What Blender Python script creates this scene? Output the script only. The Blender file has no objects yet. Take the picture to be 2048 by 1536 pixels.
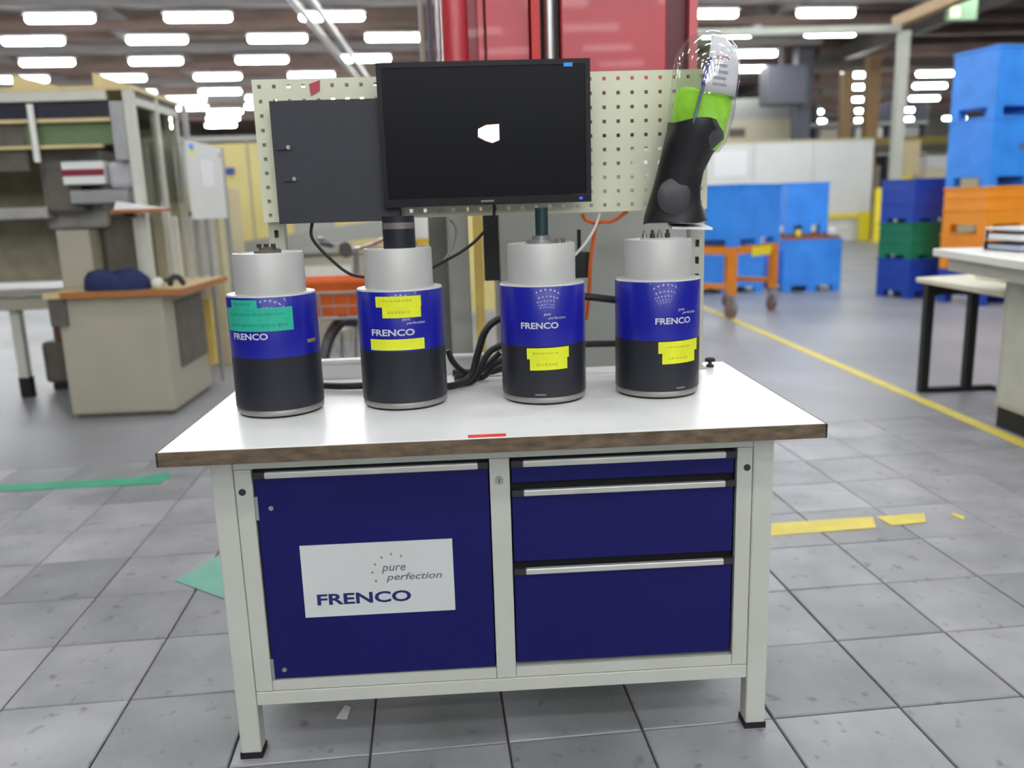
import bpy, math, random
from mathutils import Vector, Matrix
random.seed(7)
S = bpy.context.scene
COL = S.collection
PI = math.pi

# ------------------------------------------------------------------ camera
FPX = 1673.0
CAM = Vector((-0.0483, -1.8067, 1.367))
YAW, PIT, ROL = 0.0468, 0.2097, -0.0312
FW = Vector((math.sin(YAW)*math.cos(PIT), math.cos(YAW)*math.cos(PIT), -math.sin(PIT)))
_r0 = Vector((math.cos(YAW), -math.sin(YAW), 0)); _u0 = _r0.cross(FW)
RT = _r0*math.cos(ROL)+_u0*math.sin(ROL); UP = -_r0*math.sin(ROL)+_u0*math.cos(ROL)
cd = bpy.data.cameras.new('camera'); cam = bpy.data.objects.new('camera', cd); COL.objects.link(cam)
cam.matrix_world = Matrix(((RT.x, UP.x, -FW.x, CAM.x), (RT.y, UP.y, -FW.y, CAM.y), (RT.z, UP.z, -FW.z, CAM.z), (0, 0, 0, 1)))
cd.sensor_width = 36.0; cd.lens = FPX/2048*36; cd.clip_start = 0.05; cd.clip_end = 300
cd.dof.use_dof = True; cd.dof.focus_distance = 2.0; cd.dof.aperture_fstop = 2.0
S.camera = cam

def at(px, py, axis, v):
    """photo pixel -> point on the plane axis = v"""
    d = FW+(px-1024)/FPX*RT-(py-768)/FPX*UP
    i = 'xyz'.index(axis)
    return CAM+d*((v-CAM[i])/d[i])

# ------------------------------------------------------------------ world, exposure
w = bpy.data.worlds.new('world'); S.world = w; w.use_nodes = True
w.node_tree.nodes['Background'].inputs[0].default_value = (0.75, 0.80, 0.9, 1)
w.node_tree.nodes['Background'].inputs[1].default_value = 0.25
S.view_settings.view_transform = 'Standard'; S.view_settings.look = 'None'
S.view_settings.gamma = 1; S.view_settings.use_curve_mapping = False
S.view_settings.exposure = 0.1
LAMP = 34.0          # strength of the fluorescent tubes (their light comes from the lamps built below)

# ------------------------------------------------------------------ materials
def lin(c):
    return tuple(((v/255)/12.92 if v/255 <= 0.04045 else (((v/255)+0.055)/1.055)**2.4) for v in c)
MATS = {}
def mat(name, rgb, rough=0.5, metal=0.0, var=0.06, scale=9.0, bump=0.0, coat=0.0, emit=0, rand=0.0, rgb2=None, spots=0.0, stretch=(1, 1, 1), spec=0.5, sm=2.3):
    if name in MATS: return MATS[name]
    m = bpy.data.materials.new(name); m.use_nodes = True
    nt = m.node_tree; N = nt.nodes; L = nt.links
    b = N['Principled BSDF']
    b.inputs['Roughness'].default_value = rough; b.inputs['Metallic'].default_value = metal
    b.inputs['Coat Weight'].default_value = coat
    b.inputs['Specular IOR Level'].default_value = spec
    c = lin(rgb)
    tc = N.new('ShaderNodeTexCoord'); mp = N.new('ShaderNodeMapping'); mp.inputs['Scale'].default_value = stretch
    L.new(tc.outputs['Object'], mp.inputs['Vector'])
    nz = N.new('ShaderNodeTexNoise'); nz.inputs['Scale'].default_value = scale; nz.inputs['Detail'].default_value = 4
    if rand:     # every copy of a shared mesh gets its own patch of the pattern
        ro = N.new('ShaderNodeObjectInfo'); rm_ = N.new('ShaderNodeMath'); rm_.operation = 'MULTIPLY'; rm_.inputs[1].default_value = 60
        L.new(ro.outputs['Random'], rm_.inputs[0]); L.new(rm_.outputs[0], mp.inputs['Location'])
    L.new(mp.outputs[0], nz.inputs['Vector'])
    rp = N.new('ShaderNodeValToRGB'); rp.color_ramp.elements[0].position = 0.3; rp.color_ramp.elements[1].position = 0.7
    c2 = lin(rgb2) if rgb2 else c
    rp.color_ramp.elements[0].color = tuple(v*(1-var) for v in c)+(1,)
    rp.color_ramp.elements[1].color = tuple(min(1, v*(1+var)) for v in c2)+(1,)
    L.new(nz.outputs['Fac'], rp.inputs['Fac'])
    out = rp.outputs['Color']
    if spots:
        vn = N.new('ShaderNodeTexNoise'); vn.inputs['Scale'].default_value = scale*sm; vn.inputs['Detail'].default_value = 2
        L.new(mp.outputs[0], vn.inputs['Vector'])
        sr = N.new('ShaderNodeValToRGB'); sr.color_ramp.elements[0].position = 0.25; sr.color_ramp.elements[1].position = 0.36
        sr.color_ramp.elements[0].color = (1-spots,)*3+(1,); sr.color_ramp.elements[1].color = (1, 1, 1, 1)
        L.new(vn.outputs['Fac'], sr.inputs['Fac'])
        mx = N.new('ShaderNodeMix'); mx.data_type = 'RGBA'; mx.blend_type = 'MULTIPLY'; mx.inputs['Factor'].default_value = 1
        L.new(out, mx.inputs[6]); L.new(sr.outputs['Color'], mx.inputs[7]); out = mx.outputs[2]
    if rand:
        oi = N.new('ShaderNodeObjectInfo'); mr = N.new('ShaderNodeMapRange')
        mr.inputs['To Min'].default_value = 1-rand; mr.inputs['To Max'].default_value = 1+rand
        L.new(oi.outputs['Random'], mr.inputs['Value'])
        hv = N.new('ShaderNodeHueSaturation'); L.new(mr.outputs[0], hv.inputs['Value']); L.new(out, hv.inputs['Color']); out = hv.outputs[0]
    L.new(out, b.inputs['Base Color'])
    if bump:
        bp = N.new('ShaderNodeBump'); bp.inputs['Strength'].default_value = bump; bp.inputs['Distance'].default_value = 0.004
        L.new(nz.outputs['Fac'], bp.inputs['Height']); L.new(bp.outputs[0], b.inputs['Normal'])
    if emit:
        b.inputs['Emission Color'].default_value = c+(1,); b.inputs['Emission Strength'].default_value = emit
    MATS[name] = m
    return m
def clear_mat(name, tint=(1, 1, 1), gloss=0.18):
    if name in MATS: return MATS[name]
    m = bpy.data.materials.new(name); m.use_nodes = True
    nt = m.node_tree; N = nt.nodes; L = nt.links
    N.remove(N['Principled BSDF'])
    tr = N.new('ShaderNodeBsdfTransparent'); tr.inputs[0].default_value = tint+(1,)
    gl = N.new('ShaderNodeBsdfGlossy'); gl.inputs['Roughness'].default_value = 0.06
    lw = N.new('ShaderNodeLayerWeight'); lw.inputs['Blend'].default_value = 0.5
    pw = N.new('ShaderNodeMath'); pw.operation = 'POWER'; pw.inputs[1].default_value = 4.0
    L.new(lw.outputs['Facing'], pw.inputs[0])
    ad = N.new('ShaderNodeMath'); ad.operation = 'MULTIPLY_ADD'; ad.inputs[1].default_value = 0.4; ad.inputs[2].default_value = gloss*0.2; ad.use_clamp = True
    L.new(pw.outputs[0], ad.inputs[0])
    mx = N.new('ShaderNodeMixShader'); L.new(ad.outputs[0], mx.inputs[0]); L.new(tr.outputs[0], mx.inputs[1]); L.new(gl.outputs[0], mx.inputs[2])
    L.new(mx.outputs[0], N['Material Output'].inputs['Surface'])
    MATS[name] = m
    return m

FRAME = mat('bench_paint', (204, 206, 195), 0.45, var=0.04, scale=5)
TOPW = mat('worktop_laminate', (244, 244, 242), 0.32, var=0.05, scale=4, spots=0.06)
EDGE = mat('worktop_edge_wood', (88, 76, 60), 0.6, var=0.25, scale=22, stretch=(1, 1, 3), rgb2=(112, 94, 72))
BLUED = mat('bench_blue_paint', (22, 22, 96), 0.45, var=0.06, scale=6, spec=0.25)
BLACKR = mat('dark_recess', (22, 22, 26), 0.7)
ALU = mat('aluminium_handle', (214, 214, 206), 0.35, 0.35, var=0.04)
DARKP = mat('dark_plastic', (48, 48, 52), 0.5)
RUBBER = mat('black_rubber', (24, 24, 26), 0.7)
CANBLUE = mat('canister_blue', (28, 32, 150), 0.28, var=0.08, scale=7, coat=0.25)
CANBLACK = mat('canister_black', (38, 40, 47), 0.36, var=0.1, scale=7, spec=0.35)
CANGREY = mat('canister_grey_cap', (196, 196, 192), 0.42, 0.15, var=0.03)
STEEL = mat('steel', (178, 178, 178), 0.3, 0.8, var=0.05)
WHITEPRINT = mat('white_print', (200, 200, 208), 0.6)
YELTAPE = mat('yellow_label', (226, 232, 40), 0.5, var=0.05, scale=25)
YELINK = mat('label_ink', (196, 200, 30), 0.6)
TEAL = mat('teal_label', (40, 178, 150), 0.5, var=0.08, scale=25)
TEALINK = mat('teal_ink', (32, 152, 128), 0.6)
CREAM = mat('pegboard_cream', (220, 221, 194), 0.5, var=0.04, scale=5)
POSTM = mat('rack_post_paint', (186, 186, 168), 0.5, var=0.06)
MONB = mat('monitor_black', (24, 24, 27), 0.4, spec=0.25)
SCREEN = mat('monitor_screen', (22, 23, 27), 0.3, var=0.02, spec=0.12)
BOXB = mat('black_panel', (46, 47, 54), 0.55, var=0.08, scale=12)
REDM = mat('red_machine_paint', (176, 46, 56), 0.36, var=0.08, scale=3, rgb2=(184, 56, 66), spec=0.6, coat=0.08)
REDD = mat('dark_red_paint', (96, 18, 36), 0.4)
GREYM = mat('grey_machine_paint', (158, 160, 154), 0.5, var=0.05, scale=3)
YELM = mat('yellow_bar_paint', (210, 182, 96), 0.5)
BLACKM = mat('black_cable', (26, 27, 30), 0.5)
ORANGEC = mat('orange_cord', (214, 100, 44), 0.5)
WHITEC = mat('white_plastic', (224, 224, 218), 0.4)
PAPER = mat('white_paper', (240, 240, 242), 0.7, var=0.03)
GREENV = mat('lime_hivis_cloth', (168, 240, 60), 0.7, var=0.2, scale=22, bump=0.6)
CLOTHB = mat('black_bag', (28, 28, 31), 0.45, var=0.3, scale=14, bump=0.8)
SHEENG = mat('painted_sheen_grey', (64, 64, 68), 0.4, var=0.2, scale=12)
PENB = mat('pen_blue', (48, 48, 140), 0.4)
PENG = mat('pen_grey', (110, 125, 140), 0.4)
CLEAR = clear_mat('clear_plastic', (0.97, 0.975, 0.975), 0.65)
GLASS = clear_mat('pane_glass', (0.82, 0.85, 0.83), 0.2)
REDTAPE = mat('red_tape', (232, 60, 44), 0.5)
TILE = mat('floor_tile_stone', (138, 139, 141), 0.40, var=0.16, scale=3.2, rand=0.16, spots=0.4, sm=6.0, bump=0.12, rgb2=(150, 150, 154))
GROUT = mat('floor_joint', (92, 92, 93), 0.8)
CONC = mat('concrete_floor', (138, 139, 142), 0.4, var=0.14, scale=0.7, spots=0.08, rgb2=(150, 151, 155))
YELLINE = mat('floor_line_yellow', (226, 208, 90), 0.55, var=0.1, scale=8)
GREENLINE = mat('floor_line_green', (66, 164, 128), 0.55, var=0.12, scale=8)
GREENPATCH = mat('floor_patch_green', (116, 176, 156), 0.55, var=0.08, scale=8)
BEIGE = mat('machine_beige', (170, 165, 148), 0.5, var=0.06, scale=3)
BEIGE2 = mat('frame_offwhite', (200, 200, 188), 0.45, var=0.05)
ALF = mat('profile_grey', (166, 167, 166), 0.4, 0.3)
ROOFY = mat('roof_cream', (206, 188, 138), 0.5)
WOODE = mat('wood_edge', (168, 108, 54), 0.55, var=0.12, scale=14, stretch=(1, 6, 6))
WOODT = mat('wood_top', (206, 186, 140), 0.5, var=0.06, stretch=(1, 6, 6))
NAVY = mat('navy_cloth', (28, 40, 84), 0.8, var=0.25, scale=16, bump=0.6)
DARKG = mat('dark_glass_panel', (50, 50, 60), 0.3)
GREENP = mat('green_panel', (98, 120, 82), 0.6)
MIDG = mat('machine_grey', (158, 156, 150), 0.5, var=0.1)
DKG = mat('machine_dark', (96, 90, 82), 0.6, var=0.2)
MAROON = mat('maroon_stripe', (128, 28, 52), 0.5)
WHITEB = mat('white_panel', (222, 224, 222), 0.5, var=0.03, scale=2)
YELLOWP = mat('partition_yellow', (222, 206, 138), 0.5, var=0.05, scale=2)
PGREY = mat('partition_grey', (172, 174, 168), 0.5, var=0.05)
ORANGEB = mat('orange_crate', (226, 104, 28), 0.45)
CHROME = mat('chrome', (200, 200, 205), 0.2, 0.9)
BIKEM = mat('bicycle_frame', (92, 92, 98), 0.4, 0.3)
TYRE = mat('tyre_black', (34, 35, 38), 0.6)
BLUEC = mat('container_blue', (52, 138, 236), 0.42, var=0.08, scale=3, rgb2=(60, 148, 244))
BLUEC2 = mat('container_deep_blue', (36, 70, 170), 0.42, var=0.08, scale=3)
GREENC = mat('crate_green', (24, 120, 84), 0.42, var=0.08, scale=3)
ORANGEC2 = mat('crate_orange', (244, 152, 40), 0.42, var=0.06, scale=3)
TROL = mat('trolley_orange', (222, 134, 40), 0.45)
CAST = mat('caster_brown', (120, 96, 92), 0.5)
YELB = mat('bollard_yellow', (240, 220, 40), 0.45)
DESKW = mat('desk_white', (232, 232, 224), 0.4, var=0.03)
DESKC = mat('desk_cabinet', (190, 190, 176), 0.5, var=0.05)
TABT = mat('table_cream_top', (226, 218, 192), 0.45)
COLG = mat('column_grey', (168, 170, 158), 0.5, var=0.06, scale=2)
BRNC = mat('column_brown', (168, 138, 96), 0.55, var=0.12, scale=2)
DKCOL = mat('column_dark', (92, 94, 104), 0.5)
ROOF = mat('roof_deck', (104, 98, 98), 0.8, var=0.25, scale=0.5, stretch=(0.3, 2, 1))
BEAM = mat('roof_beam_brown', (116, 96, 86), 0.7, var=0.2, scale=1)
BEAMG = mat('roof_beam_grey', (122, 118, 116), 0.6, var=0.1, scale=1)
PIPEW = mat('pipe_pale', (206, 206, 200), 0.4)
WALLC = mat('hall_wall', (176, 172, 158), 0.7, var=0.08, scale=0.5)
SIGNG = mat('hanging_sign_green', (150, 190, 150), 0.5)
HOUS = mat('lamp_housing', (220, 220, 218), 0.5)
def lamp_mat():
    m = bpy.data.materials.new('fluorescent_tube'); m.use_nodes = True
    N = m.node_tree.nodes; N.remove(N['Principled BSDF'])
    e = N.new('ShaderNodeEmission'); e.inputs[0].default_value = (0.96, 0.985, 1.0, 1); e.inputs[1].default_value = LAMP
    m.node_tree.links.new(e.outputs[0], N['Material Output'].inputs['Surface']); return m
TUBE = lamp_mat()
LED = mat('blue_led', (30, 60, 255), 0.4, emit=3)
GLOW = mat('pinkish_glow', (250, 212, 204), 0.4, emit=0.75)

# ------------------------------------------------------------------ mesh builder
class MB:
    def __init__(s): s.v = []; s.f = []
    def add(s, vs, fs):
        n = len(s.v); s.v += [Vector(p) for p in vs]; s.f += [tuple(n+i for i in f) for f in fs]; return s
    def box(s, x0, x1, y0, y1, z0, z1):
        return s.add([(x0, y0, z0), (x1, y0, z0), (x1, y1, z0), (x0, y1, z0), (x0, y0, z1), (x1, y0, z1), (x1, y1, z1), (x0, y1, z1)],
                     [(3, 2, 1, 0), (4, 5, 6, 7), (0, 1, 5, 4), (1, 2, 6, 5), (2, 3, 7, 6), (3, 0, 4, 7)])
    def prism(s, pts, d):
        """flat polygon pts extruded by vector d"""
        n = len(pts); d = Vector(d); P = [Vector(p) for p in pts]
        return s.add(P+[p+d for p in P], [tuple(range(n))[::-1], tuple(range(n, 2*n))]+[(i, (i+1) % n, n+(i+1) % n, n+i) for i in range(n)])
    def ring_stack(s, rings, cap=True):
        n = len(rings[0]); vs = [p for r in rings for p in r]; fs = []
        for k in range(len(rings)-1):
            for i in range(n):
                j = (i+1) % n; fs.append((k*n+i, k*n+j, (k+1)*n+j, (k+1)*n+i))
        if cap: fs += [tuple(range(n))[::-1], tuple(range((len(rings)-1)*n, len(rings)*n))]
        return s.add(vs, fs)
    def lathe(s, c, prof, n=32, cap=True):
        return s.ring_stack([[(c[0]+r*math.cos(2*PI*i/n), c[1]+r*math.sin(2*PI*i/n), c[2]+z) for i in range(n)] for r, z in prof], cap)
    def rod(s, a, b, r, n=10, r2=None):
        a = Vector(a); b = Vector(b); d = (b-a).normalized(); u = d.orthogonal().normalized(); v = d.cross(u)
        r2 = r if r2 is None else r2
        return s.ring_stack([[p+q*(u*math.cos(2*PI*i/n)+v*math.sin(2*PI*i/n)) for i in range(n)] for p, q in ((a, r), (b, r2))])
    def tube(s, pts, r, n=8, sub=6, closed=False):
        P = [Vector(p) for p in pts]
        def cr(i):
            return P[i % len(P)] if closed else P[max(0, min(len(P)-1, i))]
        Q = []
        for i in range(len(P) if closed else len(P)-1):
            p0, p1, p2, p3 = cr(i-1), cr(i), cr(i+1), cr(i+2)
            for k in range(sub):
                t = k/sub
                Q.append(0.5*((2*p1)+(-p0+p2)*t+(2*p0-5*p1+4*p2-p3)*t*t+(-p0+3*p1-3*p2+p3)*t**3))
        if not closed: Q.append(P[-1])
        rings = []; u = None
        for i, q in enumerate(Q):
            a = Q[i-1] if (i > 0 or closed) else q; b = Q[(i+1) % len(Q)] if (i < len(Q)-1 or closed) else q
            d = (b-a).normalized()
            u = d.orthogonal().normalized() if u is None else (u-d*u.dot(d)).normalized()
            v = d.cross(u)
            rings.append([q+r*(u*math.cos(2*PI*k/n)+v*math.sin(2*PI*k/n)) for k in range(n)])
        if closed: rings.append(rings[0])
        return s.ring_stack(rings, not closed)
    def patch(s, c, r, t0, t1, z0, z1, th=0.0006, n=10, slope=0.0):
        """curved sticker on a vertical cylinder; angles in degrees from -Y towards +X"""
        vs = []; fs = []
        for i in range(n+1):
            k = i/n; t = math.radians(t0+(t1-t0)*k)
            for rr in (r, r+th):
                for z in (z0, z1):
                    vs.append((c[0]+rr*math.sin(t), c[1]-rr*math.cos(t), c[2]+z+slope*k))
        for i in range(n):
            a = 4*i; b = a+4
            fs += [(a+2, b+2, b+3, a+3), (a+3, b+3, b+1, a+1), (a+2, a, b, b+2), (a, a+1, b+1, b)]
        fs += [(0, 2, 3, 1), (4*n, 4*n+1, 4*n+3, 4*n+2)]
        return s.add(vs, fs)
    def perf(s, x0, x1, z0, z1, y0, y1, nx, nz, hw, hh):
        """plate in the XZ plane with nx * nz real rectangular holes"""
        cx = (x1-x0)/nx; cz = (z1-z0)/nz
        for i in range(nx):
            for k in range(nz):
                a0 = x0+i*cx; a1 = a0+cx; b0 = z0+k*cz; b1 = b0+cz; mx = (a0+a1)/2; mz = (b0+b1)/2
                vs = []
                for y in (y0, y1):
                    vs += [(a0, y, b0), (a1, y, b0), (a1, y, b1), (a0, y, b1), (mx-hw, y, mz-hh), (mx+hw, y, mz-hh), (mx+hw, y, mz+hh), (mx-hw, y, mz+hh)]
                fs = [(0, 1, 5, 4), (1, 2, 6, 5), (2, 3, 7, 6), (3, 0, 4, 7), (9, 8, 12, 13), (10, 9, 13, 14), (11, 10, 14, 15), (8, 11, 15, 12),
                      (4, 5, 13, 12), (5, 6, 14, 13), (6, 7, 15, 14), (7, 4, 12, 15)]
                if k == 0: fs.append((1, 0, 8, 9))
                if k == nz-1: fs.append((3, 2, 10, 11))
                if i == 0: fs.append((0, 3, 11, 8))
                if i == nx-1: fs.append((2, 1, 9, 10))
                s.add(vs, fs)
        return s
    def build(s, name, m, parent=None, loc=None, bevel=0, smooth=False, kind=None, label=None):
        org = Vector(loc) if loc is not None else (Vector(parent['_o']) if parent else Vector((0, 0, 0)))
        me = bpy.data.meshes.new(name); me.from_pydata([p-org for p in s.v], [], s.f)
        me.validate(); me.update()
        if smooth:
            me.polygons.foreach_set('use_smooth', [True]*len(me.polygons))
            try: me.set_sharp_from_angle(angle=math.radians(40))
            except Exception: pass
        me.materials.append(m)
        o = bpy.data.objects.new(name, me); COL.objects.link(o)
        if parent: o.parent = parent; o['_o'] = parent['_o']
        else: o.location = org; o['_o'] = tuple(org)
        if bevel:
            bv = o.modifiers.new('bevel', 'BEVEL'); bv.width = bevel; bv.segments = 2; bv.limit_method = 'ANGLE'
        if kind: o['kind'] = kind
        if label: o['label'] = label
        return o
def B(*a): return MB().box(*a)
def thing(name, label, cat, loc, group=None):
    o = bpy.data.objects.new(name, None); COL.objects.link(o); o.location = loc; o['_o'] = tuple(loc)
    o.empty_display_size = 0.1
    return tag(o, label, cat, group)
def tag(o, label, cat, group=None):
    o['label'] = label; o['category'] = cat
    if group: o['group'] = group
    return o
def part(p, name, m, *boxargs, **k): return B(*boxargs).build(name, m, p, **k)
def copy_tree(o, loc, label=None):
    r = o.copy(); COL.objects.link(r); r.location = loc
    if label: r['label'] = label
    for ch in o.children:
        c = ch.copy(); COL.objects.link(c); c.parent = r
        for g in ch.children:
            d = g.copy(); COL.objects.link(d); d.parent = c
    return r
def text_mesh(txt, size, xs=1.0, bold=0.0, shear=0.0):
    cu = bpy.data.curves.new('lettering', 'FONT'); cu.body = txt; cu.size = size; cu.align_x = 'LEFT'; cu.offset = bold; cu.shear = shear; cu.resolution_u = 3
    o = bpy.data.objects.new('tmp', cu); COL.objects.link(o); bpy.context.view_layer.update()
    me = bpy.data.meshes.new_from_object(o.evaluated_get(bpy.context.evaluated_depsgraph_get()))
    vs = [Vector((v.co.x*xs, v.co.y, 0)) for v in me.vertices]; fs = [tuple(p.vertices) for p in me.polygons]
    bpy.data.objects.remove(o); bpy.data.curves.remove(cu); bpy.data.meshes.remove(me)
    return vs, fs
def fit_text(txt, wdt, hgt, **k):
    """lettering scaled to width * height, lower left at the origin (x right, y up)"""
    vs, fs = text_mesh(txt, 1.0, **k)
    x0 = min(v.x for v in vs); x1 = max(v.x for v in vs); y0 = min(v.y for v in vs); y1 = max(v.y for v in vs)
    return [((v.x-x0)/(x1-x0)*wdt, (v.y-y0)/(y1-y0)*hgt) for v in vs], fs

# ================================================================== THE HALL
def struct(o, label=None):
    o['kind'] = 'structure'
    if label: o['label'] = label
    return o
floor = struct(B(-45, 45, -40, 62, -0.25, -0.014).build('floor', GROUT))
# stone tiles laid on a grid turned slightly against the bench
TS, TOX, TOY, TR = 0.3571, -1.0829, 0.4379, 0.0481
tc_, ts_ = math.cos(TR), math.sin(TR)
def grid(u, v): return Vector((TOX+tc_*u*TS-ts_*v*TS, TOY+ts_*u*TS+tc_*v*TS, 0))
U0, U1, V0, V1 = -8, 13, -3, 7
g = 0.0026
tile_me = None
for u in range(U0, U1):
    for v in range(V0, V1):
        c = grid(u+0.5, v+0.5)
        h = TS/2-g
        if tile_me is None:
            t = MB(); k = 0.003
            t.add([(-h, -h, -0.016), (h, -h, -0.016), (h, h, -0.016), (-h, h, -0.016), (-h, -h, -k), (h, -h, -k), (h, h, -k), (-h, h, -k),
                   (-h+k, -h+k, 0), (h-k, -h+k, 0), (h-k, h-k, 0), (-h+k, h-k, 0)],
                  [(0, 1, 5, 4), (1, 2, 6, 5), (2, 3, 7, 6), (3, 0, 4, 7), (4, 5, 9, 8), (5, 6, 10, 9), (6, 7, 11, 10), (7, 4, 8, 11), (8, 9, 10, 11)])
            o = t.build('floor_tile', TILE, floor); tile_me = o.data
        else:
            o = bpy.data.objects.new('floor_tile', tile_me); COL.objects.link(o); o.parent = floor
        o.location = (c.x, c.y, random.uniform(-0.0012, 0.0004)); o.rotation_euler = (random.uniform(-.002, .002), random.uniform(-.002, .002), TR+random.choice((0, PI/2, PI, -PI/2)))
def slab(u0, u1, v0, v1):
    P = [grid(u0, v0), grid(u1, v0), grid(u1, v1), grid(u0, v1)]
    MB().prism([p-Vector((0, 0, 0.016)) for p in P], (0, 0, 0.016)).build('concrete_slab', CONC, floor)
slab(-110, 110, V1, 160); slab(-110, U0, V0, V1); slab(U1, 110, V0, V1); slab(-110, 110, -110, V0)

# painted lines and tape on the floor
def flat(name, pts, m, label, cat, z=0.0012):
    c = Vector((sum(p[0] for p in pts)/len(pts), sum(p[1] for p in pts)/len(pts), 0))
    o = MB().prism([(p[0], p[1], z) for p in pts], (0, 0, 0.0012)).build(name, m, loc=(c.x, c.y, 0)); return tag(o, label, cat)
flat('floor_line', [(2.91, 2.2), (3.0, 2.2), (3.03, 9.4), (2.94, 9.4)], YELLINE, 'long yellow floor line running past the black-framed table to the trolley', 'floor line')
def gpts(*px): return [at(x, y, 'z', 0) for x, y in px]
flat('floor_tape', gpts((1540, 1048), (1745, 1034), (1752, 1056), (1538, 1073)), YELLINE, 'yellow tape strip on the tiles right beside the workbench leg', 'floor tape')
flat('floor_tape', gpts((1752, 1034), (1848, 1027), (1852, 1045), (1782, 1052)), YELLINE, 'short torn end of yellow tape on the tiles, farther from the workbench', 'floor tape')
flat('floor_tape', gpts((1905, 1026), (1930, 1034), (1926, 1040), (1902, 1030)), YELLINE, 'tiny yellow tape scrap on the tiles, rightmost of the tape pieces', 'floor tape')
flat('floor_tape', gpts((-60, 974), (275, 956), (330, 945), (345, 950), (318, 968), (-60, 986)), GREENLINE, 'green tape strip across the floor tiles at the left edge', 'floor tape')
flat('paper_scrap', gpts((672, 1438), (690, 1412), (702, 1416), (694, 1440)), PAPER, 'small white paper scrap on the floor under the workbench', 'scrap', z=0.0016)
flat('floor_patch', gpts((350, 1162), (452, 1104), (470, 1206)), GREENPATCH, 'pale green triangular patch on the tiles behind the left bench leg', 'floor patch')

# shell
struct(B(-45, 45, -40, 62, 6.9, 7.1).build('ceiling', ROOF))
struct(B(-45, 45, 60, 60.4, -0.02, 6.9).build('wall_back', WALLC))
struct(B(-45.4, -45, -40, 62, -0.02, 6.9).build('wall_left', WALLC))
struct(B(45, 45.4, -40, 62, -0.02, 6.9).build('wall_right', WALLC))
struct(B(-45, 45, -40.4, -40, -0.02, 6.9).build('wall_front', WALLC))
HR = 0.06; hc, hs = math.cos(HR), math.sin(HR)     # the hall's lamp rows are turned a little against the bench
def hall(x, y): return (x*hc-y*hs, x*hs+y*hc)
# lamp rows: (x of one lamp, y of that lamp, from x, to x)
ROWS = [(-8.82, 18.41, -12, 10.6), (-7.62, 20.95, -13.6, 11.2), (-8.71, 23.93, -15, 9.6), (-7.84, 26.97, -17, 10.6), (-8.74, 30.38, -18, 11),
        (-10.52, 32.16, -20, 12.5), (-11.2, 34.7, -20, 10), (-10.27, 36.5, -22, 10), (-11.05, 39.0, -22, 10), (-12.0, 42.0, -24, 10),
        (17.62, 30.26, 14, 22), (19.35, 33.73, 16, 24), (21.6, 38.26, 18, 26), (24.0, 43.5, 17, 32), (26.5, 49.0, 17, 36)]  # last two rows added to brighten the dark far right
for k in range(15): ROWS.append((-8.5+(k % 3)*0.9, 15.6-2.85*k, -12 if k < 4 else -6.5, 20 if 0 < k < 5 else 11.5))  # rows mostly out of view, over and behind the camera, added for light
def pix(x, y, z):
    d = Vector((x, y, z))-CAM; q = d.dot(FW)
    return (1024+FPX*d.dot(RT)/q, 768-FPX*d.dot(UP)/q) if q > 0.1 else (-9999, -9999)
ORD = ['first', 'second', 'third', 'fourth', 'fifth', 'sixth', 'seventh', 'eighth', 'ninth', 'tenth', 'eleventh', 'twelfth', 'thirteenth', 'fourteenth']
TZ = 5.70
lamp0 = None; nl = 0; beam_n = 0
SX = 2.95
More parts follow.
